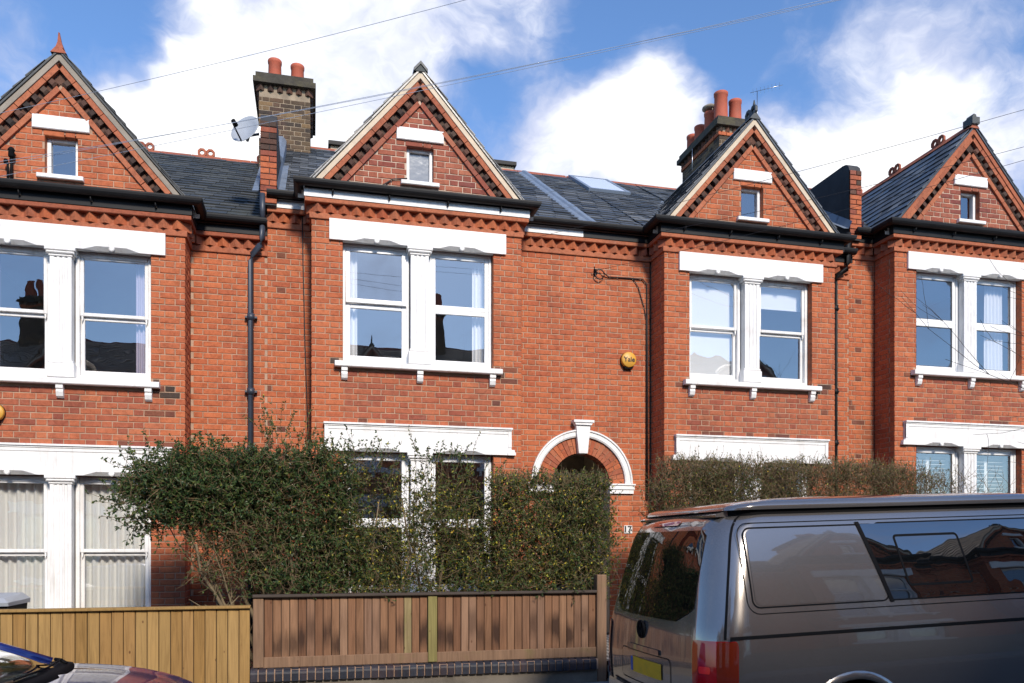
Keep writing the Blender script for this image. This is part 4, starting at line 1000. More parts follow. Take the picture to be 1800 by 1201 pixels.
hedge('tall overgrown dark green privet hedge with yellow leaves behind the stained fence', 11, st, [
    (2100, box_s(-.60, .40, 8.5, 9.25, 1.12, lambda x: 2.55), .10, .28, .25, .0035, 13, (.028, .050), (90, 9.5, .6)),
    (2000, ell_s((-1.0, 8.75, 2.18), (.66, .36, .42)), .10, .28, .15, .0035, 12, (.028, .050), (92, 7.5, .4)),
    (420, ell_s((-1.5, 8.7, 2.12), (.42, .28, .42)), .15, .35, .1, .0035, 10, (.030, .056), (93, 7, .3)),
    (700, ell_s((-.78, 8.78, 1.58), (.48, .3, .42)), .15, .4, .1, .0042, 4, (.024, .045), (90, 9, .5)),
    (2000, box_s(.2, 2.0, 8.48, 9.15, 1.05, lambda x: top_z(x) - .12, dn), .10, .28, .3, .0033, 11, (.024, .044), (48, 43, 9)),
    (3000, box_s(1.9, 3.28, 8.48, 9.1, 1.08, 2.30, dn), .10, .26, .35, .0033, 11, (.024, .042), (46, 44, 10)),
    (1700, box_s(-.5, 3.3, 8.46, 9.2, 1.05, lambda x: top_z(x) - .05, dn), .12, .32, .5, .0030, 1, (.02, .034), (50, 44, 6)),
    (420, box_s(1.95, 3.3, 8.5, 9.1, 2.25, 2.36), .10, .2, .9, .003, 4, (.018, .03), (45, 51, 4)),
    (70, box_s(-.35, 1.9, 8.6, 9.0, lambda x: top_z(x) - .15, lambda x: top_z(x)), .22, .42, 1.6, .003, 18, (.026, .044), (80, 18, 2)),
    (14, ell_s((-.35, 8.8, 2.62), (.25, .15, .1)), .30, .55, 2.0, .003, 22, (.026, .042), (70, 22, 6)),
    (220, box_s(-.3, 3.2, 8.42, 8.6, 1.05, 1.2), .08, .2, .0, .003, 7, (.024, .042), (75, 21, 4)),
], [])
st = []
for i in range(22):
    x = 4.05 + i * .26 + U(-.06, .06); y = U(8.75, 9.1); st.append(([(x, y, .34), (x + U(-.05, .05), y, 1.0), (x + U(-.12, .12), y, 1.7), (x + U(-.2, .2), y, 2.3)], .018, .006))
def tz3(X): return 2.64 if X < 6.6 else 2.64 - .03 * (X - 6.6)
hedge('clipped brownish hedge with few leaves behind the camper van roof', 12, st, [
    (1300, box_s(3.95, 5.4, 8.65, 9.3, 1.3, lambda x: 2.52 - max(0, 4.25 - x) * .8), .10, .26, .4, .0032, 8, (.022, .036), (60, 38, 2)),
    (7500, box_s(3.95, 8.4, 8.65, 9.3, 1.6, lambda x: tz3(x) - .08 - max(0, 4.25 - x) * .8, lambda x, z: 1.0 if x < 7.4 else max(.06, 1 - (x - 7.4) * 1.0)), .12, .30, .7, .0034, 3, (.018, .032), (38, 58, 4)),
    (1800, box_s(4.1, 7.6, 8.65, 9.25, 2.40, lambda x: tz3(x) - .02), .08, .18, 1.0, .003, 2, (.016, .028), (45, 52, 3)),
    (300, box_s(7.3, 9.2, 8.65, 9.2, 1.6, 2.45), .2, .45, 1.0, .003, 0, (.016, .028), (45, 52, 3)),
], [])
# street tree beyond the right edge: bare branches reach into the picture
tree = thing('street_tree', 'bare young street tree whose thin branches reach in from the right edge', 'tree', (10.2, 7.6, gz(10.2) + .1))
O = Vector(tree.location); rs = random.Random(3)
m = MB(); m.tube([(0, 0, 0), (.02, .02, 1.2), (-.03, 0, 2.6), (.04, .02, 4.2)], .07, 9, r1=.03); m.build('trunk', 'bark', tree)
m = MB()
def branch(p, d, L, r, lev):
    pts = [p]; dd = d.normalized(); k = 6
    for i in range(k): dd = (dd + rdir(rs) * .16 + Vector((0, 0, .03))).normalized(); pts.append(pts[-1] + dd * L / k)
    m.tube(pts, r, 5, r1=max(.0018, r * .3))
    if lev < 3:
        for i in range(4 if lev < 2 else 2): j = rs.randrange(2, k); branch(pts[j], dd * .9 + rdir(rs) * .75 + Vector((0, 0, .15)), L * rs.uniform(.35, .55), max(.0025, r * .45), lev + 1)
for (px, py) in ((1640, 600), (1720, 560), (1700, 700), (1760, 860), (1690, 810), (1780, 500)):
    tip = at(px, py, 7.5) - O; s0 = Vector((0, 0, max(1.3, tip.z - .7))); branch(s0, tip - s0, (tip - s0).length * .85, .008, 1)
m.build('branches', 'twig_dark', tree)
# ------------------------------------------------------------------ camper van
def paint(name, color, metal, rough, flake=.04):
    m, w, p, nt = base_mat(name); pos = w.add('ShaderNodeTexCoord').outputs['Object']
    n = w.noise(pos, 900, 2, .5); col = w.mix(.5, color, w.ramp(n, [(.3, tuple(c * .7 for c in color)), (.7, tuple(min(1, c * 1.4) for c in color))]))
    w.l.new(col, p.inputs['Base Color']); setp(p, metal=metal, rough=rough, coat=1.0, coatr=.02); return m
paint('van_paint', (.215, .196, .182), .58, .20); MATS['van_paint'].node_tree.nodes['Principled BSDF'].inputs['Coat IOR'].default_value = 1.9; paint('car_paint', (.008, .018, .15), .3, .3)
plain('plastic_black', (.007, .007, .008), .75, .1, 5, spec=.12)
plain('plate_yellow', (.70, .40, .01), .5, .06, 14, (.42, .28, .03), .5); plain('plate_blue', (.02, .08, .35), .5, .05, 5)
plain('lamp_red', (.36, .008, .010), .08, .1, 5, coat=1.0); plain('lamp_bright', (.85, .03, .02), .1, .1, 5, coat=1.0); plain('lamp_clear', (.55, .5, .48), .15, .1, 5, coat=1.0); plain('lamp_orange', (.20, .02, .006), .1, .1, 5, coat=1.0)
def lerp_tab(tab, z):                        # monotone cubic through a table of (height, value)
    if z <= tab[0][0]: return tab[0][1]
    if z >= tab[-1][0]: return tab[-1][1]
    n = len(tab); d = [(tab[i + 1][1] - tab[i][1]) / (tab[i + 1][0] - tab[i][0]) for i in range(n - 1)]
    def sl(i):
        if i == 0: return d[0]
        if i == n - 1: return d[-1]
        return 0.0 if d[i - 1] * d[i] <= 0 else 2 * d[i - 1] * d[i] / (d[i - 1] + d[i])
    for i in range(n - 1):
        if z <= tab[i + 1][0]:
            h = tab[i + 1][0] - tab[i][0]; t = (z - tab[i][0]) / h
            return (2 * t ** 3 - 3 * t * t + 1) * tab[i][1] + (t ** 3 - 2 * t * t + t) * h * sl(i) + (-2 * t ** 3 + 3 * t * t) * tab[i + 1][1] + (t ** 3 - t * t) * h * sl(i + 1)
VW = [(.30, .90), (.50, .944), (.75, .960), (1.0, .946), (1.25, .893), (1.5, .826), (1.72, .758), (1.79, .728), (1.83, .68)]
VR = [(.30, .06), (.48, .0), (.75, -.004), (1.0, .012), (1.25, .062), (1.5, .122), (1.70, .178), (1.78, .23), (1.83, .34)]
VF = [(.30, 4.80), (.55, 4.90), (.85, 4.84), (1.0, 4.66), (1.06, 4.40), (1.3, 4.02), (1.6, 3.62), (1.76, 3.40), (1.81, 3.3), (1.83, 3.2)]
RX, RY = .25, .27
def van_pt(u, z, side=-1):
    w, xr = lerp_tab(VW, z), lerp_tab(VR, z)
    if u <= 0: return Vector((xr + RX - u, side * w, z))
    if u <= 1: p = u * math.pi / 2; return Vector((xr + RX * (1 - math.sin(p)), side * (w - RY + RY * math.cos(p)), z))
    f = 2 - u; return Vector((xr - .045 * (1 - f * f), side * (w - RY) * f, z))
def van_side(x, z, side=-1): return Vector((x, side * lerp_tab(VW, z), z))
def van_rear(y, z):
    w, xr = lerp_tab(VW, z), lerp_tab(VR, z); a = w - RY
    if abs(y) <= a: return Vector((xr - .045 * (1 - (y / a) ** 2), y, z))
    c = min(1, (abs(y) - a) / RY); return Vector((xr + RX * (1 - math.sqrt(1 - c * c)), y, z))
def surf_n(S, u, v, out):
    e = .004; n = (S(u + e, v) - S(u - e, v)).cross(S(u, v + e) - S(u, v - e))
    if n.length < 1e-9: return out
    n.normalize(); return n if n.dot(out) > 0 else -n
def patch(S, rows, off, out, nu=8, mi=0, mb=None, smooth=True, thick=.0):
    """a skin laid on a body surface: rows of (v, u_left, u_right)"""
    mb = mb or MB(); vs = []; fs = []
    for v, a, b in rows:
        for i in range(nu + 1): u = a + (b - a) * i / nu; vs.append(S(u, v) + surf_n(S, u, v, out) * off)
    for r in range(len(rows) - 1):
        for i in range(nu): k = r * (nu + 1) + i; fs.append((k, k + 1, k + nu + 2, k + nu + 1))
    if surf_n(S, rows[0][1], rows[0][0], out).dot((Vector(vs[1]) - Vector(vs[0])).cross(Vector(vs[nu + 1]) - Vector(vs[0]))) < 0: fs = [tuple(reversed(f)) for f in fs]
    mb.add(vs, fs, mi, smooth); return mb
def rrect(u0, u1, v0, v1, r, n=5, skew=0.0):
    pts = []
    for cx, cy, a in ((u1 - r, v1 - r, 0), (u0 + r, v1 - r, 90), (u0 + r, v0 + r, 180), (u1 - r, v0 + r, 270)):
        for i in range(n + 1): t = math.radians(a + 90 * i / n); pts.append((cx + r * math.cos(t) + skew * (cy + r * math.sin(t) - v0), cy + r * math.sin(t)))
    return pts
def rrows(u0, u1, v0, v1, r, n=10, skew=0.0, skr=None):
    rows = []
    vs = sorted(set([v0, v1] + [v0 + r * (1 - math.cos(math.pi / 2 * i / 4)) for i in range(5)] + [v1 - r * (1 - math.cos(math.pi / 2 * i / 4)) for i in range(5)] + [v0 + (v1 - v0) * i / n for i in range(n + 1)]))
    for v in vs:
        d = min(v - v0, v1 - v); ins = r - math.sqrt(max(0, r * r - (r - d) ** 2)) if d < r else 0
        rows.append((v, u0 + ins + skew * (v - v0), u1 - ins + (skew if skr is None else skr) * (v - v0)))
    return rows
def ring_strip(S, pts, wd, off, out, mb, mi=0):
    n = len(pts); c = (sum(p[0] for p in pts) / n, sum(p[1] for p in pts) / n); vs = []
    fine = []
    for i in range(n):
        a, b = pts[i], pts[(i + 1) % n]; k = max(1, int(math.hypot(b[0] - a[0], b[1] - a[1]) / .06))
        fine += [(a[0] + (b[0] - a[0]) * j / k, a[1] + (b[1] - a[1]) * j / k) for j in range(k)]
    n = len(fine)
    for i, (u, v) in enumerate(fine):
        a, b = fine[i - 1], fine[(i + 1) % n]; t = Vector((b[0] - a[0], b[1] - a[1])).normalized(); nn = Vector((-t.y, t.x)) * wd
        for q in ((u, v), (u + nn.x, v + nn.y)): vs.append(S(*q) + surf_n(S, q[0], q[1], out) * off)
    mb.add(vs, [(2 * i, 2 * i + 1, 2 * ((i + 1) % n) + 1, 2 * ((i + 1) % n)) for i in range(n)], mi)
def stack(mb, W, Rr, Fr, zs, rx, ry, rxf, ryf, nx=40, nc=8, nr=10, skip=None, mi=0, top=True, bulge=.045):
    """body skin as a pile of closed plan curves"""
    rings = []
    for z in zs:
        w, xr, xf = lerp_tab(W, z), lerp_tab(Rr, z), lerp_tab(Fr, z); ring = []
        x0, x1 = xr + rx, xf - rxf
        for i in range(nx): ring.append((x0 + (x1 - x0) * i / nx, -w, z))
        for i in range(nc + 1): p = math.pi / 2 * i / nc; ring.append((x1 + rxf * math.sin(p), -(w - ryf + ryf * math.cos(p)), z))
        for i in range(1, nr): f = -1 + 2 * i / nr; ring.append((xf + .05 * (1 - f * f), (w - ryf) * f, z))
        for i in range(nc + 1): p = math.pi / 2 * (1 - i / nc); ring.append((x1 + rxf * math.sin(p), w - ryf + ryf * math.cos(p), z))
        for i in range(1, nx): ring.append((x1 + (x0 - x1) * i / nx, w, z))
        for i in range(nc + 1): p = math.pi / 2 * i / nc; ring.append((xr + rx * (1 - math.sin(p)), w - ry + ry * math.cos(p), z))
        for i in range(1, nr): f = 1 - 2 * i / nr; ring.append((xr - bulge * (1 - f * f), (w - ry) * f, z))
        for i in range(nc): p = math.pi / 2 * (1 - i / nc); ring.append((xr + rx * (1 - math.sin(p)), -(w - ry + ry * math.cos(p)), z))
        rings.append(ring)
    n = len(rings[0]); vs = [p for r in rings for p in r]; fs = []
    for i in range(len(rings) - 1):
        for j in range(n):
            k = (j + 1) % n; f = (i * n + j, i * n + k, (i + 1) * n + k, (i + 1) * n + j)
            if skip:
                c = [sum(vs[q][a] for q in f) / 4 for a in range(3)]
                if skip(c): continue
            fs.append(f)
    fs.append(tuple(range(n - 1, -1, -1)))
    if top: fs.append(tuple((len(rings) - 1) * n + j for j in range(n)))
    mb.add(vs, fs[:-2] if top else fs[:-1], mi, True)
    mb.add([vs[(len(rings) - 1) * n + j] for j in range(n)], [tuple(range(n))], mi); mb.add([vs[j] for j in range(n)], [tuple(range(n - 1, -1, -1))], mi)
def wheel(root, c, r, side):
    m = MB(); n = 32
    def lat(prof, mi): m.loft([[(c[0] + rr * math.cos(2 * math.pi * k / n), c[1] + side * yy, c[2] + rr * math.sin(2 * math.pi * k / n)) for k in range(n)] for rr, yy in prof], mi=mi, smooth=True)
    t = MB(); t.loft([[(c[0] + rr * math.cos(2 * math.pi * k / n), c[1] + side * yy, c[2] + rr * math.sin(2 * math.pi * k / n)) for k in range(n)] for rr, yy in ((r * .64, -.2), (r * .95, -.2), (r, -.17), (r, -.03), (r * .95, 0), (r * .66, 0.005))], smooth=True)
    w = t.build('wheel', 'rubber', root)
    lat(((r * .655, -.04), (r * .66, .004), (r * .62, .0), (r * .58, -.03), (r * .2, -.02), (r * .16, .0), (.001, .0)), 0)
    for k in range(10):
        a = 2 * math.pi * k / 10; p0, p1 = Vector((c[0] + r * .15 * math.cos(a), c[1] + side * -.006, c[2] + r * .15 * math.sin(a))), Vector((c[0] + r * .62 * math.cos(a), c[1] + side * -.008, c[2] + r * .62 * math.sin(a))); m.tube([p0, p1], .018, 6)
    m.build('rim', 'steel', w)
X0V, YV = 2.385, 5.45
van = thing('camper_van', 'grey metallic camper van with tinted rear glass parked facing right', 'van', (X0V, YV, gz(X0V)), None, (0, -math.atan(GRADE), 0))
WC = ((1.02, .345), (4.02, .345)); WR = .335
zs = [.30, .34, .38, .42, .46, .5, .54, .58, .62, .66, .7, .74, .78, .82, .86, .9, .94, .98, 1.02, 1.05, 1.08, 1.11, 1.15, 1.2, 1.26, 1.32, 1.38, 1.44, 1.5, 1.56, 1.62, 1.66, 1.7, 1.73, 1.76, 1.78, 1.795, 1.805, 1.815, 1.823, 1.83]
m = MB(); stack(m, VW, VR, VF, zs, RX, RY, .45, .5, 110, 12, 14, skip=lambda c: abs(c[1]) > .6 and any(math.hypot(c[0] - a, c[2] - b) < .40 for a, b in WC))
m.box(.15, 4.6, -.72, .72, .26, .29); body = m.build('body', 'van_paint', van)
OUT_S, OUT_R = Vector((0, -1, 0)), Vector((-1, 0, 0))
for a, b in WC:
    for s in (-1, 1):
        q = MB(); rings = []
        for i in range(25):
            t = math.radians(-8 + 196 * i / 24); cx, cz = a + math.cos(t) * .395, b + math.sin(t) * .395; ow = lerp_tab(VW, min(max(cz, .3), 1.8))
            rings.append([(a + math.cos(t) * r_, s * (ow + d), b + math.sin(t) * r_) for r_, d in ((.385, -.12), (.385, .008), (.40, .014), (.425, .010), (.445, -.004))])
        q.loft(rings, closed=False, caps=False, smooth=True); q.build('wheel_arch', 'van_paint', van)
        q = MB(); q.loft([[(a + math.cos(t) * .41, s * yy, b + math.sin(t) * .41) for t in [math.pi * 2 * i / 24 for i in range(24)]] for yy in (.55, .90)], caps=False); q.build('wheel_well', 'plastic_black', van)
        wheel(van, (a, s * .925, b), WR, s)
# pop-top roof over a dark seal
cap = MB(); stack(cap, [(1.84, .738), (1.86, .741), (1.88, .732), (1.90, .70), (1.92, .60), (1.932, .35)], [(1.84, .30), (1.86, .31), (1.88, .36), (1.90, .46), (1.92, .75), (1.932, 1.2)], [(1.84, 3.05), (1.86, 3.06), (1.88, 3.0), (1.90, 2.9), (1.92, 2.6), (1.932, 2.2)], [1.84, 1.846, 1.853, 1.86, 1.867, 1.874, 1.88, 1.887, 1.894, 1.9, 1.907, 1.914, 1.92, 1.926, 1.932], .16, .14, .3, .25, 40, 8, 8, bulge=.02)
cap.build('pop_top_roof', 'van_paint', van)
sl_ = MB(); stack(sl_, [(1.8, .71), (1.845, .715)], [(1.8, .33), (1.845, .325)], [(1.8, 3.05), (1.845, 3.03)], [1.80, 1.845], .16, .14, .3, .25, 20, 8, 8, bulge=.02); sl_.build('roof_seal', 'plastic_black', van)
sp_ = MB(); sp_.loft([[(.25, y, 1.80), (.245, y, 1.815), (.42, y, 1.868), (.46, y, 1.80)] for y in (-.62, -.58, .58, .62)], smooth=False); sp_.build('rear_spoiler', 'van_paint', van)
# side pressings and glass, near side and far side alike
for s in (-1, 1):
    S = lambda u, v, s=s: van_side(u, v, s); o_ = Vector((0, s, 0))
    q = MB(); ring_strip(S, rrect(.30, 4.0, 1.175, 1.755, .085, skew=.02), .006, .0016, o_, q); q.build('pressing_line', 'plastic_black', van)
    q = MB(); ring_strip(S, rrect(.335, 1.34, 1.212, 1.725, .055, skew=.03), .010, .0018, o_, q); q.build('panel_line', 'plastic_black', van)
    gp_ = patch(S, rrows(.36, 1.315, 1.228, 1.712, .045, skew=.03, skr=-.30 + .03), .0035, o_, 16); gp_.build('quarter_panel', 'van_paint', van)
    q = patch(S, rrows(1.345, 2.62, 1.222, 1.722, .03, skew=-.27, skr=.02), .004, o_, 24); q.build('side_glass', 'glass_tinted', van)
    q = MB(); ring_strip(S, rrect(1.50, 2.02, 1.30, 1.645, .03, skew=-.13), .016, .0055, o_, q); q.build('slider_seal', 'plastic_black', van)
    q = patch(S, rrows(1.512, 2.008, 1.312, 1.633, .02, skew=-.13), .0048, o_, 10); q.build('sliding_pane', 'glass_tinted', van)
    q = MB(); ring_strip(S, rrect(1.335, 2.63, 1.213, 1.732, .035, skew=-.0), .009, .0030, o_, q); q.build('glass_seal', 'plastic_black', van)
    q = patch(S, [(v, 1.333 - .27 * (v - 1.222), 1.362 - .27 * (v - 1.222)) for v in frange(1.205, 1.738, .05)], .0056, o_, 2); q.build('glass_divider', 'plastic_black', van)
    q = patch(S, rrows(2.70, 3.72, 1.15, 1.70, .04, skew=.0, skr=-.55), .004, o_, 16); q.build('front_door_glass', 'glass_tinted', van)
    q = patch(S, [(1.028, .150, 2.75), (1.050, .150, 2.75)], .0022, o_, 40); q.build('door_rail', 'plastic_black', van)
    for xx in (2.66, 3.95):
        q = patch(S, [(v, xx, xx + .007) for v in frange(.45, 1.72, .1)], .002, o_, 1); q.build('door_gap', 'plastic_black', van)
    q = patch(S, rrows(2.80, 2.98, .99, 1.02, .012), .02, o_, 4); q.build('door_handle', 'van_paint', van)
    q = MB(); q.loft([[(3.72, s * .95, 1.10), (3.74, s * 1.14, 1.08), (3.74, s * 1.14, 1.30), (3.72, s * .95, 1.28)], [(3.84, s * .95, 1.12), (3.80, s * 1.12, 1.10), (3.80, s * 1.12, 1.27), (3.84, s * .95, 1.26)]]); q.build('mirror', 'plastic_black', van)
    # tail lamp wrapped round the corner
    Sc = lambda u, v, s=s: van_pt(u, v, s); oc = Vector((-1, s, 0)).normalized()
    lam = patch(Sc, rrows(.14, .90, .52, 1.02, .05), .010, oc, 12); lp = lam.build('tail_lamp', 'lamp_red', van)
    q = patch(Sc, rrows(.48, .87, .70, .745, .01), .0125, oc, 8); q.build('reversing_lamp', 'lamp_clear', lp)
    q = patch(Sc, rrows(.48, .87, .60, .68, .02), .0125, oc, 8); q.build('brake_lamp', 'lamp_bright', lp)
    q = patch(Sc, rrows(.56, .76, .815, .86, .02), .0125, oc, 6); q.build('side_lamp', 'lamp_bright', lp)
    q = patch(Sc, rrows(.145, .46, .525, 1.015, .03), .0115, oc, 6); q.build('indicator_lens', 'lamp_orange', lp)
    q = patch(Sc, [(v, .325 - (v - 1.03) * .0, .365) for v in frange(1.03, 1.80, .05)], .0018, oc, 1); q.build('tailgate_gap', 'plastic_black', van)
    q = patch(van_rear if False else Sc, [(v, -4.3, -.0) for v in (.36, .42)], .006, o_, 40); q.build('sill_trim', 'plastic_black', van)
# tailgate
rows = []
for i in range(19):
    f = i / 18; z = 1.115 + (1.715 - 1.115) * f; hw = .675 - .075 * f
    ins = 0
    if f < .16: ins = .20 * (1 - f / .16) ** 1.2
    if f > .93: ins = .05 * ((f - .93) / .07) ** 2
    rows.append((z, -(hw - ins), hw - ins))
patch(van_rear, rows, .005, OUT_R, 28).build('rear_glass', 'glass_rear', van)
patch(van_rear, rrows(-.23, .21, 1.752, 1.782, .012), .008, OUT_R, 10).build('high_brake_lamp', 'lamp_red', van)
q = MB(); ring_strip(van_rear, rrect(-.46, .40, .63, .86, .05), .006, .003, OUT_R, q); q.build('plate_recess', 'plastic_black', van)
patch(van_rear, rrows(-.45, .39, .64, .85, .04), .002, OUT_R, 12).build('plate_panel', 'van_paint', van)
pl = patch(van_rear, rrows(-.34, .175, .70, .81, .006), .010, OUT_R, 8).build('number_plate', 'plate_yellow', van)
patch(van_rear, rrows(.13, .172, .702, .808, .004), .0115, OUT_R, 2).build('plate_band', 'plate_blue', pl)
patch(van_rear, rrows(-.72, .72, .36, .58, .05), .03, OUT_R, 20).build('bumper', 'van_paint', van)
patch(van_rear, rrows(-.62, .62, .585, .592, .003), .003, OUT_R, 20).build('tailgate_line', 'plastic_black', van)
patch(van_rear, rrows(-.30, .26, .862, .90, .015), .012, OUT_R, 10).build('tailgate_grip', 'van_paint', van)
# round emblem on the tailgate: ring with the two stacked letter strokes
em = MB(); ec = van_rear(0, 1.02) + Vector((-.010, 0, 0)); er = .066
def epts(ya, za, yb, zb, w_=.011):
    a, b = Vector((ya, za)), Vector((yb, zb)); n = Vector((-(b - a).y, (b - a).x)).normalized() * w_ / 2
    q = [a + n, b + n, b - n, a - n]; em.loft([[(ec.x + .006, ec.y + p.x * er, ec.z + p.y * er) for p in q], [(ec.x - .008, ec.y + p.x * er, ec.z + p.y * er) for p in q]])
em.loft([[(ec.x + xx, ec.y + rr * math.cos(2 * math.pi * k / 28), ec.z + rr * math.sin(2 * math.pi * k / 28)) for k in range(28)] for xx, rr in ((.006, er), (-.006, er), (-.009, er * .95), (-.006, er * .86), (.006, er * .84))], caps=False)
for a_ in ((-.32, .84, 0, .12), (0, .12, .32, .84), (-.72, .52, -.32, -.80), (-.32, -.80, 0, .0), (0, .0, .32, -.80), (.32, -.80, .72, .52)): epts(*a_, w_=.19)
em.build('emblem', 'plastic_black', van)
# far front end
patch(lambda y, z: Vector((lerp_tab(VF, z) + .05 * (1 - (y / .9) ** 2) - (.25 * max(0, abs(y) - .45) ** 2 * 6), y, z)), rrows(-.66, .66, 1.10, 1.70, .06), .012, Vector((1, 0, .5)), 16).build('windscreen', 'glass_tinted', van)

# ------------------------------------------------------------------ blue car in the bottom left corner
X0C, YC = -4.70, 5.46
car = thing('blue_car', 'blue car in the bottom left corner with dark windscreen and black wiper', 'car', (X0C, YC, gz(X0C)), None, (0, -math.atan(GRADE), 0))
def top(x): return lerp_tab([(0, .55), (.08, .80), (.25, .92), (.6, .955), (2.9, .955), (3.1, .945), (3.4, .915), (3.7, .85), (3.9, .775), (4.02, .68), (4.1, .5)], x)
def hw(x): return lerp_tab([(0, .60), (.1, .72), (.4, .82), (1.0, .86), (3.0, .86), (3.5, .84), (3.85, .76), (4.02, .64), (4.1, .50)], x)
m = MB(); rings = []
for x in [0, .04, .1, .2, .35, .6, 1, 1.5, 2, 2.5, 2.8, 3.0, 3.15, 3.3, 3.45, 3.6, 3.72, 3.82, 3.9, 3.97, 4.03, 4.07, 4.1]:
    w_, h_ = hw(x), top(x); half = [(w_ * .9, .22), (w_, .40), (w_ * 1.0, .62), (w_ * .985, h_ - .10), (w_ * .94, h_ - .035), (w_ * .86, h_ - .004), (w_ * .80, h_ + .004), (w_ * .74, h_ - .002), (w_ * .4, h_ + .022), (0, h_ + .030)]
    rings.append([(x, -y, min(z, h_ + .05)) for y, z in half] + [(x, y, min(z, h_ + .05)) for y, z in reversed(half[:-1])])
m.loft(rings, smooth=True); m.build('body', 'car_paint', car)
GB = [(2.98, .70, .955), (3.16, 0, .975)]
def gring(f):
    z = .95 + (1.44 - .95) * f; xf = 3.02 - 1.12 * f; xb = .25 + .55 * f; w_ = .80 - .22 * f - .02 * f * f
    return [(xb, -w_ * .8, z), (xb + .3, -w_, z), (xf - .12, -w_, z), (xf + .02, -w_ * .82, z + .004), (xf + .13 * (1 - f * .5), -w_ * .4, z + .012), (xf + .15 * (1 - f * .5), 0, z + .014), (xf + .13 * (1 - f * .5), w_ * .4, z + .012), (xf + .02, w_ * .82, z + .004), (xf - .12, w_, z), (xb + .3, w_, z), (xb, w_ * .8, z)]
g = MB(); g.loft([gring(f) for f in (0, .25, .5, .75, 1.0)], smooth=True); g.build('windows', 'glass_car', car)
t = MB(); t.loft([[(x, y, z - .0) for x, y, z in gring(1.0)], [(1.3 + (x - 1.3) * .97, y * .95, z + .03) for x, y, z in gring(1.0)], [(1.3 + (x - 1.3) * .75, y * .6, z + .055) for x, y, z in gring(1.0)]], smooth=True); t.build('roof', 'car_paint', car)
for s in (-1, 1):
    p = MB(); pts = []
    for f in (0, .3, .6, 1.0):
        r_ = gring(f); a_ = Vector(r_[3 if s < 0 else 7]); b_ = Vector(r_[2 if s < 0 else 8]); pts.append(a_.lerp(b_, .4) + Vector((.0, s * .012, .006)))
    p.tube(pts, .034, 8); p.build('windscreen_pillar', 'car_paint', car)
    wy = .80
    for wx in (.78, 3.35): wheel(car, (wx, s * .84, .31), .31, s)
    q = MB(); q.loft([[(3.78, s * .78, .60), (4.0, s * .60, .60), (4.0, s * .60, .70), (3.75, s * .78, .76)], [(3.74, s * .74, .60), (3.96, s * .56, .60), (3.96, s * .56, .70), (3.72, s * .74, .76)]]); q.build('headlight', 'lamp_clear', car)
q = MB(); q.loft([[(3.00, y, top(3.0) + .02), (3.15 - .10 * (y / .7) ** 2, y, .975), (3.26 - .14 * (abs(y) / .7) ** 2, y, top(3.22) + .024), (3.12, y, .90)] for y in [-.66 + 1.32 * i / 12 for i in range(13)]], smooth=True); q.build('cowl', 'plastic_black', car)
q = MB(); q.tube([(3.14, .50, .972), (3.10, .52, .995), (3.06, .54, 1.0)], .012, 6); q.tube([(3.10, .53, .998), (3.14, .1, 1.0), (3.10, -.35, 1.0)], .007, 5); q.build('wiper', 'plastic_black', car)

# ------------------------------------------------------------------ curtains, blinds, shutters behind the glass
def curtain(H, x0, x1, z0, z1, mat, label, folds=6, amp=.022, y=.262, lean=0.0, name='curtain', cat='curtain'):
    m = MB(); n = folds * 6; rows = 8; vs = []; fs = []
    for r in range(rows + 1):
        f = r / rows; z = z0 + (z1 - z0) * f
        for i in range(n + 1):
            t = i / n; vs.append((x0 + (x1 - x0) * t + lean * math.sin(f * 3) * .5, y + amp * math.sin(t * folds * 2 * math.pi + math.sin(f * 4 + i) * .25) * (1.15 - .5 * f), z))
    for r in range(rows):
        for i in range(n): k = r * (n + 1) + i; fs.append((k, k + 1, k + n + 2, k + n + 1))
    m.add(vs, fs, 0, True); o = m.build(name, mat, None, label=label, category=cat); o.location = H.location; return o
Z0, Z1 = 3.9, 5.5
curtain(H1, -.93, -.72, Z0, Z1, 'curtain_lilac', 'pale patterned curtain at the left of the first house upper window', 4)
curtain(H1, .76, .96, Z0, Z1, 'curtain_lilac', 'pale patterned curtain at the right of the first house upper window', 4)
curtain(H2, -.95, -.78, Z0, Z1, 'curtain_white', 'white curtain drawn to the left of the open casement window', 3)
curtain(H2, .74, .95, Z0, Z1, 'curtain_white', 'white curtain at the right side of the window beside the open casement', 4)
curtain(H4, .52, .86, Z0, Z1, 'curtain_white', 'white curtain in the right light of the far right upper window', 5)
curtain(H1, -.96, -.13, .9, 2.8, 'curtain_net', 'cream net curtain across the left light of the first ground floor window', 9, .035)
curtain(H1, .13, .96, .9, 2.8, 'curtain_net', 'cream net curtain across the right light of the first ground floor window', 9, .035)
def blind(H, x0, x1, z0, z1, label):
    m = MB(); m.box(x0, x1, .235, .242, z0, z1); m.box(x0, x1, .23, .246, z0 - .015, z0); m.tube([(x0, .25, z1 + .02), (x1, .25, z1 + .02)], .02, 8)
    o = m.build('roller_blind', 'blind_white', None, label=label, category='blind'); o.location = H.location
blind(H3, -.93, -.17, 4.02, 5.46, 'white roller blind pulled fully down in the third house left upper light'); blind(H3, .17, .93, 5.10, 5.46, 'white roller blind half down in the third house right upper light')
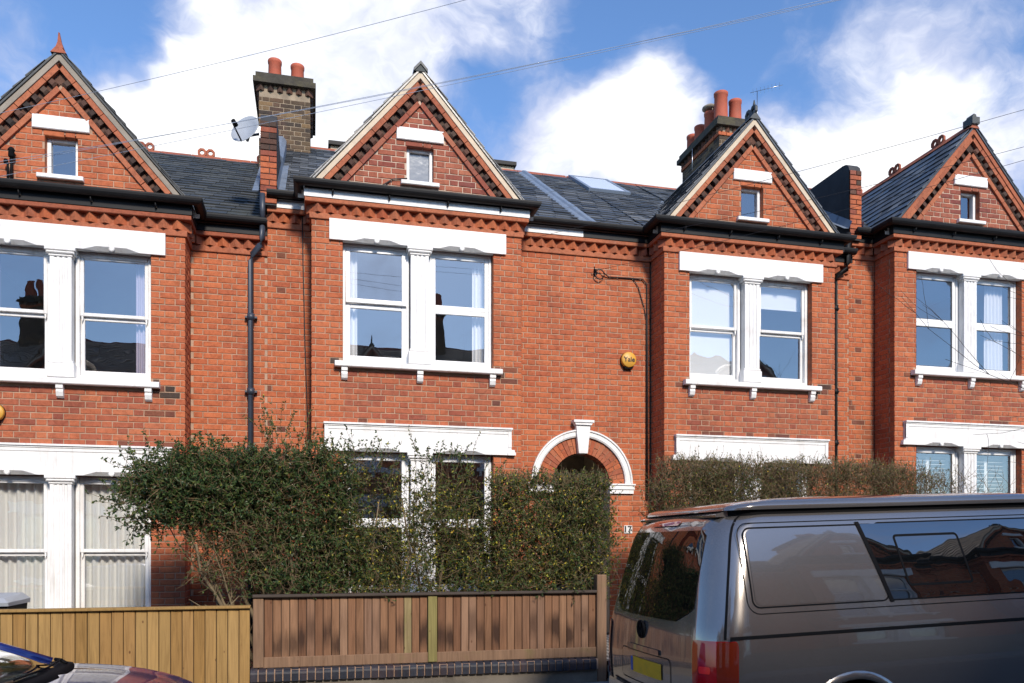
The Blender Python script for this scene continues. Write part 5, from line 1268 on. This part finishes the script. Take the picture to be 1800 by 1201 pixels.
for i, (x0, x1, side) in enumerate(((-.95, -.15, 'left'), (.15, .95, 'right'))):
    sh = thing('window_shutter', 'white slatted shutter in the %s light of the far right ground floor window' % side, 'shutter', H4.location)
    m = MB(); rect_frame(m, x0, x1, 1.06, 2.74, .26, .29, .05, .05, .06, .06); m.box((x0 + x1) / 2 - .03, (x0 + x1) / 2 + .03, .262, .288, 1.12, 2.68); m.build('shutter_frame', 'white_paint', sh)
    sm_ = MB(); sm_.loft([[(x, -.025, .012), (x, -.023, .018), (x, .025, -.012), (x, .023, -.018)] for x in (0, (x1 - x0) / 2 - .08)]); sme = sm_.mesh('slat', ['white_paint'])
    for k in range(26):
        for xx in (x0 + .05, (x0 + x1) / 2 + .03): obj('slat', sme, sh, Matrix.Translation((xx, .275, 1.15 + k * .060)))
# framed pictures on the back wall of the second house upper room
for i, (x, z, w_, h_, lb) in enumerate(((-.32, 4.55, .22, .3, 'larger framed picture on the bedroom wall behind the open casement'), (.02, 4.6, .14, .26, 'narrow framed picture beside the mullion on the bedroom wall'))):
    p = thing('framed_picture', lb, 'picture', H2.location); m = MB(); rect_frame(m, x - w_, x + w_, z - h_, z + h_, 3.555, 3.585, .03, .03, .03, .03); m.build('picture_frame', 'timber_dark', p); m = MB(); m.box(x - w_ + .03, x + w_ - .03, 3.57, 3.58, z - h_ + .03, z + h_ - .03); m.build('picture_mount', 'curtain_white', p)

# ------------------------------------------------------------------ things fixed to the houses
def text_mesh(body, size, mat, extrude=.002, bold=.0):
    cu = bpy.data.curves.new('txt', 'FONT'); cu.body = body; cu.size = size; cu.extrude = extrude; cu.align_x = 'CENTER'; cu.align_y = 'CENTER'; cu.offset = bold
    o = bpy.data.objects.new('txt', cu); C.objects.link(o); dg = bpy.context.evaluated_depsgraph_get(); me = bpy.data.meshes.new_from_object(o.evaluated_get(dg)); bpy.data.objects.remove(o); me.materials.clear(); me.materials.append(MATS[mat]); return me
def alarm(px, py, Y, r, label, txt):
    c = at(px, py, Y); a = thing('alarm_box', label, 'alarm', c)
    m = MB(); m.loft([[(rr * math.cos(t), -yy, rr * math.sin(t)) for t in [2 * math.pi * k / 28 for k in range(28)]] for rr, yy in ((r, 0), (r, .045), (r * .97, .062), (r * .90, .07), (.001, .075))], smooth=True); m.build('cover', 'alarm_yellow', a)
    m = MB(); m.loft([[(rr * math.cos(t), -yy, rr * math.sin(t)) for t in [2 * math.pi * k / 20 for k in range(20)]] for rr, yy in ((r * 1.03, 0), (r * 1.03, .018))]); m.build('backplate', 'plastic_black', a)
    m = MB(); m.box(-r * .55, r * .55, -.05, 0, -r * 1.12, -r * .8); m.build('strobe', 'plastic_black', a)
    if txt: obj('lettering', text_mesh(txt, r * .86, 'ink_black', .001, .0012), a, Matrix.Translation((0, -.0775, 0)) @ Matrix.Rotation(math.radians(90), 4, 'X'))
alarm(1103, 634, YR - .005, .112, 'round yellow alarm box lettered Yale on the wall above the porch', 'Yale')
alarm(-7, 726, YB - .005, .10, 'round yellow alarm box cut by the left edge of the picture', None)
c = at(1104, 931, YR - .003); nb = thing('number_plaque', 'small white house number plaque 17A beside the porch', 'plaque', c)
m = MB(); m.bbox(-.062, .062, -.010, .003, -.058, .058, .004); m.build('plate', 'plaque_white', nb)
obj('numeral', text_mesh('17', .125, 'ink_black', .001, .003), nb, Matrix.Translation((-.012, -.0125, 0)) @ Matrix.Rotation(math.radians(90), 4, 'X'))
obj('letter', text_mesh('A', .05, 'ink_black', .001, .001), nb, Matrix.Translation((.044, -.0125, -.012)) @ Matrix.Rotation(math.radians(90), 4, 'X'))
# satellite dish on the parapet
c = at(434, 232, YR + .15); ds = thing('satellite_dish', 'grey satellite dish on the parapet between the first two houses', 'dish', c)
ax = Vector((-.45, -.80, .38)).normalized(); e1 = ax.cross(Vector((0, 0, 1))).normalized(); e2 = e1.cross(ax)
m = MB(); rings = []
for r_, d in ((.001, 0), (.09, .008), (.16, .028), (.215, .052), (.222, .05), (.216, .044), (.16, .020), (.09, .0), (.001, -.008)): rings.append([ax * d + (e1 * math.cos(t) * r_ * .88 + e2 * math.sin(t) * r_) for t in [2 * math.pi * k / 28 for k in range(28)]])
m.loft(rings, smooth=True); m.build('reflector', 'dish_grey', ds)
m = MB(); f_ = ax * .26 - e2 * .12; m.tube([-e2 * .21 + ax * .04, f_ - e2 * .04, f_], .011, 6); m.tube([f_ + ax * .02, f_ - ax * .06], .028, 8); m.build('feed_arm', 'plastic_black', ds)
m = MB(); m.tube([-ax * .01, -ax * .06, Vector((.17, .05, .02))], .016, 6); m.box(.155, .175, .0, .09, -.06, .09); m.tube([-ax * .05 + e2 * .1, -ax * .05 - e2 * .1], .02, 6); m.build('mount', 'steel', ds)
# bin behind the new fence
wb_ = thing('wheelie_bin', 'dark grey wheelie bin lid showing above the pale fence at the left edge', 'bin', (-3.17, 9.25, .02))
m = MB(); m.loft([[(-.20, -.24, .05), (.20, -.24, .05), (.20, .24, .05), (-.20, .24, .05)], [(-.24, -.29, .98), (.24, -.29, .98), (.24, .29, .98), (-.24, .29, .98)]]); m.build('bin_body', 'plastic_black', wb_)
m = MB(); m.loft([[(-.26, -.32, .985), (.26, -.32, .985), (.26, .31, .985), (-.26, .31, .985)], [(-.26, -.33, 1.02), (.26, -.33, 1.02), (.26, .32, 1.03), (-.26, .32, 1.03)], [(-.2, -.26, 1.06), (.2, -.26, 1.06), (.2, .28, 1.09), (-.2, .28, 1.09)]]); m.build('lid', 'dish_grey', wb_)
m = MB(); m.tube([(-.2, .33, 1.0), (.2, .33, 1.0)], .016, 6); m.build('handle', 'plastic_black', wb_)
for sx in (-1, 1): m = MB(); m.loft([[(sx * .2 + dx, .22 + .1 * math.cos(t), .10 + .1 * math.sin(t)) for t in [2 * math.pi * k / 14 for k in range(14)]] for dx in (-.02, .02)]); m.build('wheel', 'rubber', wb_)
# aerials
def aerial(px, py0, py1, Y, label, arms):
    b, t = at(px, py0, Y), at(px, py1, Y); a = thing('television_aerial', label, 'aerial', b); h = (t - b).z
    m = MB(); m.tube([(0, 0, 0), (0, 0, h)], .007, 6); m.build('mast', 'steel', a); m = MB()
    if arms:
        m.tube([(-.1, .1, h), (.42, -.25, h + .04)], .005, 5)
        for i in range(8): x = -.05 + i * .06; m.tube([(x - .07, .07 - i * .04 - .11, h + i * .005), (x + .07, .07 - i * .04 + .11, h + i * .005)], .0025, 4)
        m.build('boom', 'steel', a)
aerial(1331, 235, 160, 14.6, 'thin television aerial on a mast behind the third gable', True)
aerial(1217, 300, 262, 14.3, 'short pale pole strapped to the right hand chimney stack', False)
# overhead cables
def cable(label, p0, p1, sag, r=.0028, mat='cable', n=16):
    a, b = Vector(p0), Vector(p1); m = MB(); m.tube([a.lerp(b, i / n) - Vector((0, 0, sag * 4 * (i / n) * (1 - i / n))) for i in range(n + 1)], r, 5)
    o = m.build('overhead_cable', mat, None, label=label, category='cable', group='overhead telephone cables'); return o
cable('topmost overhead cable crossing the sky at the upper left', at(-80, 216, 9.6), at(900, -22, 6.6), .04, .0023, 'cable_grey')
cable('upper of the overhead cables running past both left gables', at(-80, 296, 9.9), at(1500, -12, 6.4), .10, .0023, 'cable_grey')
cable('middle overhead cable running past both left gables', at(-80, 303, 9.9), at(1560, -20, 6.4), .06, .0023, 'cable_grey')
cable('lower overhead cable crossing the second gable near its tip', at(-80, 326, 9.9), at(1700, -50, 6.4), .04, .0023, 'cable_grey')
cable('overhead cable from the second house corner rising to the right edge', at(914, 424, YB - .1), at(1950, 150, 7.0), .05)
cable('overhead cable crossing the third gable lintel towards the right edge', at(1170, 406, YB - .25), at(1950, 218, 7.0), .05)
cable('overhead cable from the wall bracket above the porch to the right edge', at(1047, 476, YR - .06), at(1950, 238, 7.0), .06)
def wall_cable(label, pts, r=.007):
    m = MB(); m.tube(pts, r, 6); return m.build('wall_cable', 'cable', None, label=label, category='cable')
wall_cable('thin black cable hanging down the wall left of the second bay', [at(531, 372, YR - .03), at(533, 470, YR - .02), at(536, 600, YR - .02), at(540, 720, YR - .02), at(543, 830, YR - .02)])
lp = [at(1047, 478, YR - .05) + Vector((.07 * math.cos(t) + .06, 0, .07 * math.sin(t) - .03)) for t in [i * .6 for i in range(12)]]
wall_cable('looped black cable running from the bracket down the corner of the third bay', lp + [at(1070, 487, YR - .02), at(1105, 489, YR - .02), at(1130, 491, YR - .02), at(1137, 500, YR - .02), at(1138, 640, YR - .02), at(1138, 880, YR - .02)], .009)
wall_cable('second thin black cable slanting into the corner of the third bay', [at(1112, 489, YR - .015), at(1122, 505, YR - .015), at(1132, 540, YR - .015), at(1136, 560, YR - .015), at(1135.5, 880, YR - .015)], .006)
wall_cable('short dark cable running from the second gable window to the gutter', [at(716, 314, YB - .02), at(690, 315, YB - .02), at(672, 326, YB - .02), at(655, 336, YB - .03)], .008)
c = at(1047, 478, YR - .03); b = thing('cable_bracket', 'small black cable bracket on the wall above the porch', 'bracket', c)
m = MB(); m.box(-.02, .02, -.0, .03, -.04, .04); m.tube([(0, 0, .0), (-.04, -.06, .01), (-.04, -.06, .05)], .008, 5); m.build('hook', 'plastic_black', b)
c = at(20, 290, YB - .06); b = thing('cable_bracket', 'black cable bracket with insulators in front of the first gable', 'bracket', c)
m = MB(); m.tube([(0, 0, -.2), (0, 0, .12)], .014, 6); m.tube([(-.03, -.02, -.2), (-.03, -.02, .0), (-.05, -.02, .03)], .012, 6); m.build('stem', 'plastic_black', b)
m = MB(); m.lathe([(.02, 0), (.035, .02), (.032, .08), (.04, .09), (.02, .12)], (0, 0, .08), 10); m.lathe([(.015, 0), (.028, .02), (.02, .05)], (-.05, -.02, .0), 8); m.build('insulator', 'plastic_black', b)
